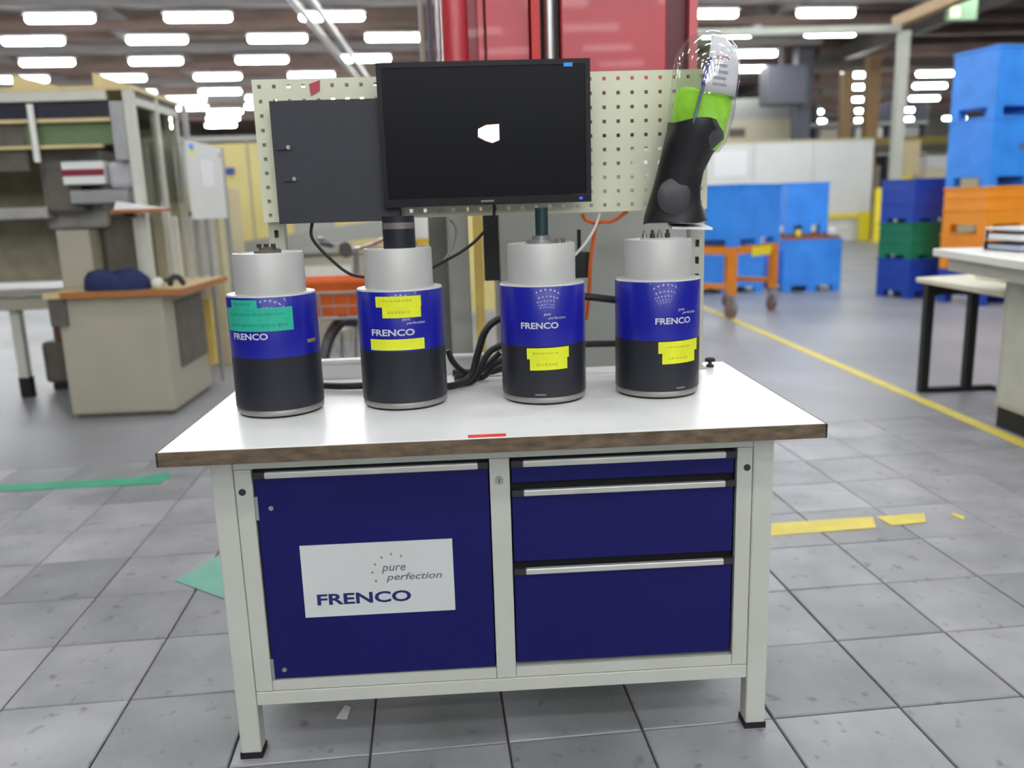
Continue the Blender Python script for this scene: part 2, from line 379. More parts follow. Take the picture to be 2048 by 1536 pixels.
for ri, (lx, ly, xa, xb) in enumerate(ROWS):
    k0 = math.ceil((xa-lx)/(SX*hc)); k1 = math.floor((xb-lx)/(SX*hc))
    seen = {'left': 0, 'right': 0}
    for k in range(k0, k1+1):
        x = lx+k*SX*hc; y = ly+k*SX*hs
        qx, qy = pix(x, y, TZ); hw_ = FPX*0.72/max(1, y+1.8)
        inview = -hw_ < qx < 2048+hw_ and qy > -14 and y > 3
        if inview and qx-hw_ > 840 and qx+hw_ < 1412: continue      # wholly hidden by the red machine and the monitor
        lab = 'unseen fluorescent tube lamp under the roof, nearer than the lamp rows in view'
        if inview:
            sd = 'left' if qx < 1100 else 'right'; seen[sd] += 1
            lab = '%s lamp from the left in the %s lamp row, %s of the red machine' % (ORD[seen[sd]-1], 'nearest' if ri == 0 else ORD[ri]+' nearest' if ri < 10 else ('nearest', 'second', 'middle', 'fourth', 'added farthest')[ri-10]+' aisle' if ri < 15 else 'overhead', sd)
        if lamp0 is None:
            lamp0 = thing('ceiling_light', lab, 'lamp', (x, y, TZ), 'fluorescent lamps under the roof')
            lamp0.rotation_euler.z = HR
            m = MB(); n = 12; L = 0.72; r = 0.075; rings = []
            for s_, q in ((-1, 0.15), (-1, 0.55), (-1, 0.85), (-1, 1.0), (1, 1.0), (1, 0.85), (1, 0.55), (1, 0.15)):
                off = math.sqrt(max(0, 1-q*q))*r
                rings.append([(s_*(L-r+off), r*q*math.cos(2*PI*i/n), r*q*math.sin(2*PI*i/n)) for i in range(n)])
            m.ring_stack(rings).build('lamp_tube', TUBE, lamp0, loc=(0, 0, 0), smooth=True).parent = lamp0
            for ch in lamp0.children: ch.location = (0, 0, 0)
            h_ = B(-0.74, 0.74, -0.09, 0.09, 0.082, 0.135).build('housing', HOUS, lamp0, loc=(0, 0, 0)); h_.location = (0, 0, 0)
            h2 = B(-0.012, 0.012, -0.012, 0.012, 0.135, 0.25).build('hanger', BEAMG, lamp0, loc=(0, 0, 0)); h2.location = (0, 0, 0)
        else:
            copy_tree(lamp0, (x, y, TZ), lab)
        nl += 1
    # carrying rail above each lamp row
    a = (xa-1.5-lx)/hc; b = (xb+1.5-lx)/hc
    P = [(lx+a*hc, ly+a*hs), (lx+b*hc, ly+b*hs)]
    nx_, ny_ = -hs*0.09, hc*0.09
    bm = MB().prism([(P[0][0]-nx_, P[0][1]-ny_, 5.95), (P[1][0]-nx_, P[1][1]-ny_, 5.95), (P[1][0]+nx_, P[1][1]+ny_, 5.95), (P[0][0]+nx_, P[0][1]+ny_, 5.95)], (0, 0, 0.22))
    struct(bm.build('roof_beam', BEAM if ri % 2 else BEAMG, loc=(P[0][0], P[0][1], 5.95)))
# main girders along the hall and purlins under the deck
for x in (-18, -12.2, -6.4, 5.5, 11.3, 17):
    struct(MB().prism([(x-0.12+0*0, -39, 6.2), (x+0.12, -39, 6.2), (x+0.12-4.4, 59, 6.2), (x-0.12-4.4, 59, 6.2)], (0, 0, 0.5)).build('roof_girder', BEAMG, loc=(x, 0, 6.2)))
for k in range(22):
    y = 13+k*2.1
    struct(B(-44, 44, y-0.08, y+0.08, 6.62, 6.9).build('roof_purlin', BEAM, loc=(0, y, 6.62)))

# ================================================================== WORKBENCH
H = 0.86
wb = thing('workbench', 'white-framed workbench with dark blue door and drawers, white worktop', 'workbench', (0, 0.4, 0))
wt = B(-0.75, 0.75, 0.004, 0.785, H-0.034, H).build('worktop', TOPW, wb, bevel=0.002)
part(wt, 'edge_strip', EDGE, -0.752, 0.752, 0.0, 0.0045, H-0.034, H-0.0015)
part(wt, 'edge_strip', EDGE, -0.7545, -0.7502, 0.0, 0.786, H-0.034, H-0.0015)
part(wt, 'edge_strip', EDGE, 0.7502, 0.7545, 0.0, 0.786, H-0.034, H-0.0015)
FY = 0.13
for sx in (-1, 1):
    for y0 in (0.13, 0.70):
        x0, x1 = sorted((sx*0.682, sx*0.630))
        lg = part(wb, 'leg', FRAME, x0, x1, y0, y0+0.05, 0.014, H-0.034, bevel=0.004)
        part(lg, 'foot_cap', RUBBER, x0-0.002, x1+0.002, y0-0.002, y0+0.052, 0, 0.016)
part(wb, 'bottom_rail', FRAME, -0.629, 0.629, 0.131, 0.16, 0.148, 0.184, bevel=0.002)
part(wb, 'bottom_rail', FRAME, -0.629, 0.629, 0.71, 0.745, 0.148, 0.184)
part(wb, 'top_rail', FRAME, -0.629, 0.629, 0.134, 0.17, 0.772, H-0.034)
for sx in (-1, 1):
    x0, x1 = sorted((sx*0.681, sx*0.64)); part(wb, 'side_rail', FRAME, x0, x1, 0.181, 0.699, 0.148, 0.19)
    x0, x1 = sorted((sx*0.629, sx*0.625)); part(wb, 'side_panel', FRAME, x0, x1, 0.15, 0.745, 0.186, 0.825)
part(wb, 'cabinet_floor', FRAME, -0.624, 0.624, 0.165, 0.74, 0.186, 0.196)
part(wb, 'cabinet_back', FRAME, -0.624, 0.624, 0.738, 0.744, 0.197, 0.82)
# front frame of the two cabinet units
part(wb, 'stile', FRAME, -0.6285, -0.587, 0.132, 0.15, 0.186, 0.771, bevel=0.0015)
part(wb, 'stile', FRAME, 0.590, 0.6285, 0.132, 0.15, 0.186, 0.771, bevel=0.0015)
part(wb, 'centre_stile', FRAME, -0.019, 0.030, 0.131, 0.16, 0.186, 0.771, bevel=0.0015)
part(wb, 'sill', FRAME, -0.586, -0.020, 0.134, 0.16, 0.186, 0.214)
part(wb, 'sill', FRAME, 0.031, 0.589, 0.134, 0.16, 0.186, 0.214)
part(wb, 'recess', BLACKR, -0.586, -0.020, 0.160, 0.17, 0.215, 0.770)
part(wb, 'recess', BLACKR, 0.031, 0.589, 0.160, 0.17, 0.215, 0.770)
def grip(p, x0, x1, z):
    part(p, 'handle', ALU, x0+0.028, x1-0.024, 0.121, 0.135, z-0.008, z+0.008, bevel=0.003)
    part(p, 'handle_end', DARKP, x0, x0+0.0275, 0.124, 0.136, z-0.008, z+0.008)
    part(p, 'handle_end', DARKP, x1-0.0235, x1, 0.124, 0.136, z-0.008, z+0.008)
door = part(wb, 'door', BLUED, -0.583, -0.022, 0.136, 0.155, 0.217, 0.745, bevel=0.002)
grip(door, -0.583, -0.022, 0.757)
for z in (0.672, 0.243):
    MB().rod((-0.548 if z > .5 else -0.553, 0.1362, z), (-0.548 if z > .5 else -0.553, 0.131, z), 0.006, 12).build('rivet', STEEL, door)
    part(door, 'hinge', STEEL, -0.5865, -0.5785, 0.134, 0.1375, z-0.03, z+0.03)
# drawers
for z0, z1, hz in ((0.706, 0.768, 0.757), (0.500, 0.690, 0.683), (0.224, 0.484, 0.478)):
    d = part(wb, 'drawer', BLUED, 0.034, 0.584, 0.137, 0.155, z0, z1-0.014, bevel=0.002)
    grip(d, 0.034, 0.584, hz)
for x, z in ((-0.612, 0.716), (0.615, 0.72)):
    MB().rod((x, 0.1325, z), (x, 0.1295, z), 0.0085, 14).build('hole_plug', DARKP, wb)
lk = MB().rod((0.004, 0.1315, 0.718), (0.004, 0.124, 0.718), 0.010, 16).build('lock', STEEL, wb)
part(lk, 'keyhole', BLACKR, 0.003, 0.005, 0.1232, 0.1245, 0.713, 0.723)
# company sign on the door
sg = part(wb, 'sign_plate', WHITEB, -0.489, -0.117, 0.1335, 0.1362, 0.381, 0.571)
def sign_text(txt, x, z, w_, h_, m, **k):
    vs, fs = fit_text(txt, w_, h_, **k)
    MB().add([(x+a, 0.1328, z+b) for a, b in vs], fs).build('lettering', m, sg)
INKB = mat('sign_ink_blue', (30, 40, 110), 0.5); INKG = mat('sign_ink_grey', (120, 124, 130), 0.5); INKD = mat('sign_ink_brown', (168, 140, 126), 0.5)
sign_text('FRENCO', -0.457, 0.412, 0.232, 0.030, INKB, bold=0.028)
sign_text('pure', -0.294, 0.488, 0.060, 0.021, INKG, shear=0.25, bold=0.012)
sign_text('perfection', -0.284, 0.464, 0.138, 0.024, INKG, shear=0.25, bold=0.012)
for px, py in ((763, 1115), (782, 1108), (802, 1112), (750, 1129), (745, 1145), (752, 1162)):
    p = at(px, py, 'y', 0.133)
    MB().rod((p.x, 0.1334, p.z), (p.x, 0.1328, p.z), 0.0032, 8).build('dot', INKD, sg)

tag(B(-0.066, 0.020, 0.010, 0.032, H+0.0002, H+0.0012).build('red_tape', REDTAPE, loc=(-0.02, 0.02, H)), 'red tape strip on the white worktop near its front edge', 'tape')
kb = thing('clamp_knob', 'small black knob on the worktop, at its far right corner', 'knob', (0.685, 0.705, H))
MB().lathe((0.685, 0.705, H), [(0.012, 0), (0.012, 0.008), (0.006, 0.009), (0.006, 0.016)], 14).build('stem', DARKP, kb)
MB().lathe((0.685, 0.705, H), [(0.006, 0.016), (0.016, 0.018), (0.016, 0.026), (0.010, 0.029)], 14).build('head', RUBBER, kb)

# ================================================================== GAUGE CANISTERS
CAN = [((-0.558, 0.376, H), 'gauge canister with green-blue tape labels, leftmost on the worktop'),
       ((-0.232, 0.402, H), 'gauge canister with yellow labels above and below its lettering, black shaft on top'),
       ((0.142, 0.398, H), 'gauge canister with two-step yellow label on its black half, third from left'),
       ((0.452, 0.410, H), 'gauge canister with yellow label, rightmost of the four on the worktop')]
R = 0.1125
def canister(i):
    c, lab = CAN[i]
    t = thing('gauge_canister', lab, 'canister', c, 'blue and black gauge canisters on the workbench')
    MB().lathe(c, [(0.104, 0), (0.104, 0.006)], 48).build('foot', RUBBER, t, smooth=True)
    MB().lathe(c, [(0.109, 0.006), (0.111, 0.009), (0.111, 0.016), (0.109, 0.020)], 48).build('base_ring', mat('base_ring_steel', (158, 154, 150), 0.4, 0.4), t, smooth=True)
    lo = MB().lathe(c, [(R-0.003, 0.020), (R, 0.022), (R, 0.155)], 56).build('lower_body', CANBLACK, t, smooth=True)
    up = MB().lathe(c, [(R, 0.155), (R, 0.304), (R-0.001, 0.306)], 56).build('blue_body', CANBLUE, t, smooth=True)
    MB().lathe(c, [(R-0.001, 0.306), (R-0.003, 0.310), (0.088, 0.3105)], 56).build('shoulder', CANGREY, t, smooth=True)
    MB().lathe(c, [(0.0885, 0.3105), (0.0885, 0.406), (0.087, 0.4105), (0.080, 0.4115), (0.078, 0.408), (0.03, 0.408)], 48).build('top_cylinder', CANGREY, t, smooth=True)
    return t, lo, up
def wrap_text(p, c, txt, th, z, w_, h_, m, r=R+0.0005, **k):
    vs, fs = fit_text(txt, w_, h_, **k)
    out = []
    for a, b in vs:
        t = math.radians(th)+(a-w_/2)/R
        out.append((c[0]+r*math.sin(t), c[1]-r*math.cos(t), c[2]+z+b))
    MB().add(out, fs).build('lettering', m, p)
def label(p, c, t0, t1, z0, z1, m, ink, rows, slope=0.0, lift=0.0004):
    o = MB().patch(c, R+lift, t0, t1, z0, z1, slope=slope).build('label', m, p)
    rnd = random.Random(int(abs(t0*100+z0*1e4)))
    mk = MB()
    for zc, hh, a0, a1 in rows:      # unreadable print: a row of small strokes
        t = a0
        while t < a1-2:
            w_ = rnd.uniform(1.6, 3.6); q = hh*rnd.uniform(0.5, 1)
            mk.patch((c[0], c[1], c[2]), R+lift+0.0006, t, min(a1, t+w_), zc-q/2, zc+q/2, th=0.0002, n=2, slope=0)
            t += w_+rnd.uniform(0.8, 1.6)
    if rows: mk.build('print', ink, p)
# 1
t, lo, up = canister(0); c = CAN[0][0]; a = 13.3
label(t, c, a-74, a+24, 0.223, 0.281, TEAL, TEALINK, [(0.265, 0.010, a-62, a+14), (0.238, 0.010, a-62, a+16)], 0.0, 0.0004)
label(t, c, a-59, a-19, 0.276, 0.301, TEAL, TEALINK, [(0.291, 0.008, a-52, a-26)], 0, 0.0012)
wrap_text(up, c, 'FRENCO', a-35, 0.202, 0.102, 0.0165, WHITEPRINT, bold=0.028)
MB().patch(c, R+0.0003, a+43, a+60, 0.184, 0.193, n=4).build('brown_emblem', mat('emblem_brown', (140, 122, 90), 0.7), up)  # small brownish emblem on the blue body
MB().lathe((c[0]+0.0, c[1], c[2]), [(0.034, 0.408), (0.034, 0.416), (0.022, 0.417), (0.022, 0.424)], 18).build('top_fitting', DKG, t)
for k in range(3):
    q = (c[0]-0.018+0.018*k, c[1]-0.01, c[2]); MB().lathe(q, [(0.006, 0.4235), (0.006, 0.432)], 10).build('bolt', DARKP, t)
# 2
t, lo, up = canister(1); c = CAN[1][0]; a = 4.8
label(t, c, a-33, a+27, 0.268, 0.295, YELTAPE, YELINK, [(0.284, 0.007, a-24, a+17)], 0.0, 0.0004)
label(t, c, a-24, a+26, 0.241, 0.270, YELTAPE, YELINK, [(0.255, 0.009, a-17, a+14)], 0.0, 0.0011)
label(t, c, a-45, a+29, 0.159, 0.187, YELTAPE, YELINK, [])
wrap_text(up, c, 'FRENCO', a-13, 0.1955, 0.115, 0.017, WHITEPRINT, bold=0.028)
wrap_text(up, c, 'pure', a+6, 0.231, 0.020, 0.008, WHITEPRINT, shear=0.25)
wrap_text(up, c, 'perfection', a+19, 0.222, 0.050, 0.009, WHITEPRINT, shear=0.25)
sh = MB().lathe((c[0]+0.005, c[1]+0.02, c[2]), [(0.042, 0.408), (0.042, 0.49)], 28).build('shaft', CANBLACK, t, smooth=True)
MB().lathe((c[0]+0.005, c[1]+0.02, c[2]), [(0.0425, 0.458), (0.0425, 0.474)], 28).build('shaft_band', mat('shaft_band_grey', (128, 116, 116), 0.4, 0.3), sh, smooth=True)
# 3
t, lo, up = canister(2); c = CAN[2][0]; a = -4.9
label(t, c, a-22, a+35, 0.122, 0.150, YELTAPE, YELINK, [(0.137, 0.006, a-14, a+20)], 0.002)
label(t, c, a-18, a+32, 0.093, 0.124, YELTAPE, YELINK, [(0.108, 0.009, a-9, a+20)], 0.002, 0.0011)
wrap_text(up, c, 'FRENCO', a-4.5, 0.200, 0.098, 0.0165, WHITEPRINT, bold=0.028)
wrap_text(up, c, 'pure', a+6, 0.231, 0.018, 0.008, WHITEPRINT, shear=0.25)
wrap_text(up, c, 'perfection', a+19, 0.222, 0.046, 0.009, WHITEPRINT, shear=0.25)
MB().patch(c, R+0.0003, a-12, a+2, 0.027, 0.031, n=3, th=0.0003).build('print', MATS['sign_ink_grey'], lo)
MB().lathe(c, [(0.040, 0.408), (0.040, 0.416), (0.024, 0.418), (0.024, 0.428), (0.014, 0.430)], 18).build('top_fitting', STEEL, t)
MB().lathe((c[0]+0.004, c[1]+0.012, c[2]), [(0.017, 0.43), (0.017, 0.50)], 18).build('shaft', mat('shaft_dark_green', (24, 52, 56), 0.4), t, smooth=True)
for k in range(2):
    q = (c[0]+0.042+0.016*k, c[1], c[2]); MB().lathe(q, [(0.006, 0.408), (0.006, 0.420)], 10).build('bolt', CAST, t)
# 4
t, lo, up = canister(3); c = CAN[3][0]; a = -12.8
label(t, c, a+2, a+65, 0.122, 0.152, YELTAPE, YELINK, [(0.138, 0.006, a+14, a+50)], 0.002)
label(t, c, a+7, a+58, 0.094, 0.125, YELTAPE, YELINK, [(0.109, 0.008, a+16, a+44)], 0.002, 0.0011)
wrap_text(up, c, 'FRENCO', a+23, 0.198, 0.099, 0.0165, WHITEPRINT, bold=0.028)
wrap_text(up, c, 'pure', a+33, 0.229, 0.018, 0.008, WHITEPRINT, shear=0.25)
wrap_text(up, c, 'perfection', a+46, 0.221, 0.046, 0.009, WHITEPRINT, shear=0.25)
MB().patch(c, R+0.0003, a+27, a+40, 0.027, 0.031, n=3, th=0.0003).build('print', MATS['sign_ink_grey'], lo)
MB().lathe(c, [(0.046, 0.408), (0.046, 0.413)], 20).build('top_fitting', CANGREY, t)
for k in range(4):
    q = (c[0]-0.035+0.020*k, c[1]-0.006*(k % 2), c[2]); MB().lathe(q, [(0.007, 0.413), (0.007, 0.424), (0.004, 0.425), (0.004, 0.434)], 10).build('bolt', DARKP if k % 2 else STEEL, t)

# ================================================================== REAR PANEL RACK
PY = 0.665
rk = thing('pegboard_rack', 'cream perforated pegboard on two slotted posts behind the canisters', 'pegboard', (0, 0.70, H))
pb = MB().perf(-0.628, 0.655, 1.342, 1.730, PY, PY+0.002, 32, 10, 0.0050, 0.0050).build('pegboard', CREAM, rk)
part(pb, 'board_flange', CREAM, -0.628, 0.655, PY+0.002, PY+0.016, 1.728, 1.730)
part(pb, 'board_flange', CREAM, -0.628, 0.655, PY+0.002, PY+0.016, 1.342, 1.344)
for x0, x1, zt in ((-0.622, -0.578, 1.70), (0.612, 0.655, 1.72)):
    nz = int((zt-H)/0.05)
    po = MB().perf(x0, x1, H+0.004, zt, 0.684, 0.688, 1, nz, 0.006, 0.011).build('slotted_post', POSTM, rk)
    part(po, 'post_side', POSTM, x0, x0+0.003, 0.688, 0.725, H+0.004, zt)
    part(po, 'post_side', POSTM, x1-0.003, x1, 0.688, 0.725, H+0.004, zt)
    part(po, 'post_back', POSTM, x0, x1, 0.725, 0.728, H+0.004, zt)
    part(po, 'base_plate', POSTM, x0-0.012, x1+0.012, 0.676, 0.745, H, H+0.004)
# red-and-white sticker scrap on the board
tag(MB().prism([at(618, 168, 'y', PY-0.001), at(640, 160, 'y', PY-0.001), at(640, 182, 'y', PY-0.001), at(622, 192, 'y', PY-0.001)], (0, -0.0008, 0)).build('sticker', mat('sticker_red', (178, 70, 84), 0.5), loc=(at(630, 175, 'y', PY))),
    'small faded red sticker on the upper left of the pegboard', 'sticker')

# black flat enclosure left of the monitor
bx = thing('black_enclosure', 'flat black metal box hung on the pegboard left of the monitor', 'box', (-0.42, 0.64, 1.335))
bd = part(bx, 'body', BOXB, -0.570, -0.236, 0.606, 0.662, 1.338, 1.664, bevel=0.003)
part(bx, 'cover', BOXB, -0.571, -0.235, 0.600, 0.6055, 1.337, 1.665, bevel=0.002)
for px, py in ((577, 295), (589, 358)):
    p = at(px, py, 'y', 0.598)
    MB().rod((p.x, 0.6, p.z), (p.x, 0.592, p.z), 0.006, 12).build('latch_pin', CHROME, bx)
    part(bx, 'latch', DARKP, p.x-0.032, p.x-0.008, 0.594, 0.5995, p.z-0.006, p.z+0.006)

# monitor
mo = thing('monitor', 'wide black monitor with a small pinkish glow in the middle of its dark screen', 'monitor', (0.01, 0.62, 1.37))
MX0, MX1, MZ0, MZ1, MY = -0.276, 0.302, 1.372, 1.752, 0.575
part(mo, 'housing', MONB, MX0+0.05, MX1-0.05, MY+0.012, MY+0.05, MZ0+0.006, MZ1-0.006, bevel=0.008)
bz = MB()
bz.box(MX0, MX1, MY, MY+0.0118, MZ0, MZ0+0.022); bz.box(MX0, MX1, MY, MY+0.0118, MZ1-0.014, MZ1)
bz.box(MX0, MX0+0.014, MY, MY+0.0118, MZ0+0.0222, MZ1-0.0142); bz.box(MX1-0.014, MX1, MY, MY+0.0118, MZ0+0.0222, MZ1-0.0142)
bzo = bz.build('bezel', MONB, mo)
sc = part(mo, 'screen', SCREEN, MX0+0.0142, MX1-0.0142, MY+0.003, MY+0.0116, MZ0+0.0224, MZ1-0.0144)
glow_pts = [at(x, y, 'y', MY+0.0025) for x, y in ((956, 258), (972, 250), (998, 248), (999, 280), (985, 286), (972, 282), (956, 274))]
MB().prism(glow_pts, (0, -0.0003, 0)).build('screen_glow', GLOW, sc)  # irregular pinkish emissive patch on the screen
p = at(1162, 396, 'y', MY); part(bzo, 'power_led', LED, p.x-0.004, p.x+0.004, MY-0.0012, MY, p.z-0.003, p.z+0.003)
p = at(975, 402, 'y', MY); part(bzo, 'maker_badge', MATS['sign_ink_grey'], p.x-0.018, p.x+0.018, MY-0.0006, MY, p.z-0.0025, p.z+0.0025)
p = at(1136, 129, 'y', MY); part(bzo, 'blue_sticker', BLUEC, p.x-0.012, p.x+0.012, MY-0.0006, MY, p.z-0.005, p.z+0.005)
part(mo, 'wall_bracket', DARKP, -0.04, 0.07, MY+0.0502, PY-0.0005, 1.50, 1.61)

# ------------------------------------------------ clear bottle in a black bag
bt = thing('clear_bottle', 'clear domed plastic bottle with papers, pen and lime cloth inside, standing in black bag', 'bottle', (0.594, 0.566, 1.50))
BL = Vector((0.594, 0.566, 1.50))
def bl(p): return BL+Vector(p)
prof = [(0.060, 0.0), (0.078, 0.03), (0.089, 0.10), (0.091, 0.215)]+[(0.091*math.cos(k*PI/14), 0.215+0.10*math.sin(k*PI/14)) for k in range(1, 7)]+[(0.006, 0.315)]
MB().lathe(BL, prof, 28, cap=False).build('shell', CLEAR, bt, smooth=True)
vs = MB()   # rolled sheet of paper inside, right half
rings = []
for z in (0.145, 0.175, 0.215, 0.255, 0.28, 0.297):
    rr = 0.085 if z <= 0.215 else 0.085*math.sqrt(max(0.02, 1-((z-0.215)/0.092)**2))
    rings.append([BL+Vector((rr*math.sin(a_), -rr*math.cos(a_), z)) for a_ in [math.radians(-14+k*14) for k in range(13)]])
P_ = []; F_ = []
for r_ in rings: P_ += r_
for k in range(len(rings)-1):
    for i in range(12): F_.append((k*13+i, k*13+i+1, (k+1)*13+i+1, (k+1)*13+i))
pr_ = vs.add(P_, F_).build('paper_roll', PAPER, bt, smooth=True)
sm = pr_.modifiers.new('thickness', 'SOLIDIFY'); sm.thickness = 0.0015
for k, (z, m_) in enumerate(((0.232, MAROON), (0.212, DKCOL), (0.196, DKCOL), (0.180, DKCOL), (0.164, DKCOL))):
    MB().patch(BL, 0.0862 if z < .22 else 0.0845, -2, 26-4*(k % 2), z, z+0.006, th=0.0003, n=4).build('print_line', mat('faint_print', (176, 176, 186), 0.6) if m_ is DKCOL else mat('faint_red', (216, 160, 168), 0.6), pr_)
cl = MB(); n = 30
rings = []
for z, q in ((0.004, 0.058), (0.03, 0.072), (0.07, 0.078), (0.125, 0.083), (0.148, 0.076), (0.154, 0.04)):
    rings.append([BL+Vector(((q-0.006*abs(math.sin(3.5*a_+z*40)))*math.cos(a_), (q-0.006*abs(math.sin(3.5*a_+z*40)))*math.sin(a_), z+0.010*math.sin(2*a_+1)*(z > .09))) for a_ in [2*PI*k/n for k in range(n)]])
cl.ring_stack(rings).build('lime_cloth', GREENV, bt, smooth=True)
MB().rod(bl((-0.037, -0.0765, 0.06)), bl((-0.026, -0.080, 0.16)), 0.0045, 10).build('pen', PENG, bt)
MB().rod(bl((-0.026, -0.080, 0.16)), bl((-0.016, -0.078, 0.232)), 0.0055, 10).build('pen_cap', PENB, bt)
bt.rotation_euler = (0, math.radians(7), 0)

bg = thing('black_bag', 'crumpled black plastic bag hung on the right post, holding the clear bottle', 'bag', (0.545, 0.60, 1.30))
secs = []   # (pixel y, left x, right x)
for y, a_, b_ in ((246, 1333, 1428), (262, 1330, 1440), (285, 1322, 1438), (315, 1316, 1416), (345, 1312, 1402), (375, 1306, 1398), (405, 1297, 1400), (430, 1288, 1408), (444, 1284, 1412)):
    l_ = at(a_, y, 'y', 0.60); r_ = at(b_, y, 'y', 0.60); secs.append((l_.x, r_.x, (l_.z+r_.z)/2))
rings = []; n = 28
for k, (l_, r_, z) in enumerate(secs):
    rx = (r_-l_)/2; ry = (0.088, 0.088, 0.082, 0.070, 0.060, 0.055, 0.055, 0.055, 0.055)[k]; yc = (0.566, 0.566, 0.568, 0.574, 0.582, 0.588, 0.59, 0.59, 0.59)[k]
    rings.append([Vector(((l_+r_)/2+rx*math.cos(a_)*(1+0.03*math.sin(5*a_+k)), yc+ry*math.sin(a_)*(1+0.05*math.sin(4*a_+1.7*k)), z+0.004*math.sin(3*a_+k))) for a_ in [2*PI*i/n for i in range(n)]])
MB().ring_stack(rings[::-1], False).add(rings[-1], [tuple(range(n))[::-1]]).build('bag_body', CLOTHB, bg, smooth=True)   # open at the top
# sheen on the bag front, put in as a lighter grey dome
pc = at(1350, 393, 'y', 0.523)
MB().ring_stack([[pc+Vector((0.047*q*math.cos(a_), 0.013-0.010*math.sqrt(max(0, 1-q*q)), 0.050*q*math.sin(a_))) for a_ in [2*PI*i/20 for i in range(20)]] for q in (1.0, 0.8, 0.5, 0.1)]).build('painted_sheen', SHEENG, bg, smooth=True)
ps = [at(x, y, 'y', 0.60) for x, y in ((1345, 436), (1412, 428), (1412, 452))]
tag(MB().prism([(0.525, 0.55, 1.290), (0.64, 0.55, 1.284), (0.64, 0.655, 1.294), (0.535, 0.655, 1.300)], (0, 0, 0.006)).build('white_tray', PAPER, loc=(0.58, 0.61, 1.29)), 'small white tray sticking out below the black bag', 'tray')

# ------------------------------------------------ cables and small things on the bench
def cable(name, pts, r, m, label_, cat='cable', n=8):
    o = MB().tube(pts, r, n).build(name, m, loc=pts[0], smooth=True); return tag(o, label_, cat)
def c3(px, py, y): p = at(px, py, 'y', y); return (p.x, p.y, p.z)
zc = H+0.0135
def cz(px, py, y): p = at(px, py, 'y', y); return (p.x, p.y, max(p.z, zc))
cable('thick_cable', [(0.40, 0.57, zc+0.215), (0.34, 0.57, zc+0.225), (0.26, 0.57, zc+0.235), (0.16, 0.575, zc+0.235), cz(1004, 634, 0.57), cz(972, 660, 0.565), cz(956, 706, 0.56), cz(942, 752, 0.55), cz(912, 780, 0.53), cz(885, 792, 0.51)], 0.0105, BLACKM, 'thick black cable arching highest behind the two right canisters')
cable('thick_cable', [(0.2, 0.62, zc+0.14), (0.12, 0.62, zc+0.14), cz(1002, 690, 0.62), cz(978, 705, 0.61), cz(962, 732, 0.60), cz(946, 768, 0.58), cz(915, 790, 0.56)], 0.010, BLACKM, 'thick black cable in the lower arch left of the third canister')
cable('thick_cable', [(0.43, 0.645, zc+0.08), (0.3, 0.645, zc+0.083), (0.2, 0.645, zc+0.08), (0.10, 0.645, zc+0.065), cz(990, 728, 0.645), cz(968, 752, 0.64), cz(945, 775, 0.64), cz(910, 785, 0.63)], 0.010, BLACKM, 'thick black cable running low between the two right canisters')
cable('thick_cable', [(-0.11, 0.705, zc), (-0.06, 0.70, zc), (0.0, 0.70, zc), (0.05, 0.705, zc+0.012), (0.10, 0.71, zc+0.02)], 0.011, BLACKM, 'thick black cable lying flat on the worktop beside the second canister')
cable('thick_cable', [c3(896, 700, 0.60), c3(905, 722, 0.60), c3(925, 742, 0.61), c3(950, 748, 0.625), c3(975, 730, 0.63), c3(1000, 705, 0.64)], 0.009, BLACKM, 'thick black cable dipping in a small loop right of the second canister')
cable('thick_cable', [(-0.50, 0.60, zc), (-0.43, 0.575, zc), (-0.36, 0.57, zc), (-0.28, 0.575, zc), (-0.2, 0.57, zc)], 0.010, BLACKM, 'thick black cable on the worktop between the two left canisters')
cable('thin_cable', [(-0.485, 0.628, 1.338), c3(625, 478, 0.63), c3(665, 522, 0.64), c3(700, 548, 0.65), c3(735, 556, 0.66), c3(775, 566, 0.67)], 0.0045, BLACKM, 'thin black cable hanging below the flat black box')
cable('thin_cable', [(0.03, 0.60, 1.3755), c3(985, 440, 0.61), c3(955, 478, 0.63), c3(925, 502, 0.64), c3(890, 522, 0.65), c3(868, 534, 0.66), c3(845, 545, 0.66)], 0.0045, BLACKM, 'thin black cable drooping from the middle of the monitor')
cable('thin_cable', [c3(900, 440, 0.69), c3(912, 458, 0.69), c3(905, 495, 0.68), c3(880, 530, 0.66)], 0.003, mat('grey_cable', (120, 116, 108), 0.5), 'thin grey cable curling below the pegboard beside the monitor cable')
cable('orange_cable', [c3(1255, 422, 0.69), c3(1225, 442, 0.70), c3(1195, 446, 0.71), c3(1187, 480, 0.72), c3(1181, 525, 0.725), c3(1178, 590, 0.73), c3(1172, 640, 0.735)], 0.006, ORANGEC, 'orange cord looping under the pegboard and dropping behind the third canister')  # plain orange cord hanging under the pegboard
cable('orange_cable', [c3(1165, 428, 0.70), c3(1172, 440, 0.705), c3(1190, 446, 0.715)], 0.006, ORANGEC, 'short orange cord end just under the pegboard edge')
cable('white_cable', [c3(1200, 424, 0.69), c3(1190, 455, 0.68), c3(1172, 485, 0.67), c3(1152, 508, 0.66), c3(1135, 525, 0.65)], 0.004, WHITEC, 'thin white cord slanting from the pegboard behind the third canister')  # plain white cord hanging behind the canister
ad = thing('power_adapter', 'black power adapter with a pale plug behind the third canister', 'adapter', c3(1167, 560, 0.715))
p1 = Vector(c3(1150, 545, 0.71)); 
MB().box(p1.x-0.006, p1.x+0.052, 0.745, 0.775, p1.z-0.02, p1.z+0.058).build('body', BLACKM, ad, bevel=0.005)
MB().rod((p1.x+0.02, 0.76, p1.z+0.058), (p1.x+0.02, 0.76, p1.z+0.125), 0.006, 8).build('strain_relief', BLACKM, ad)
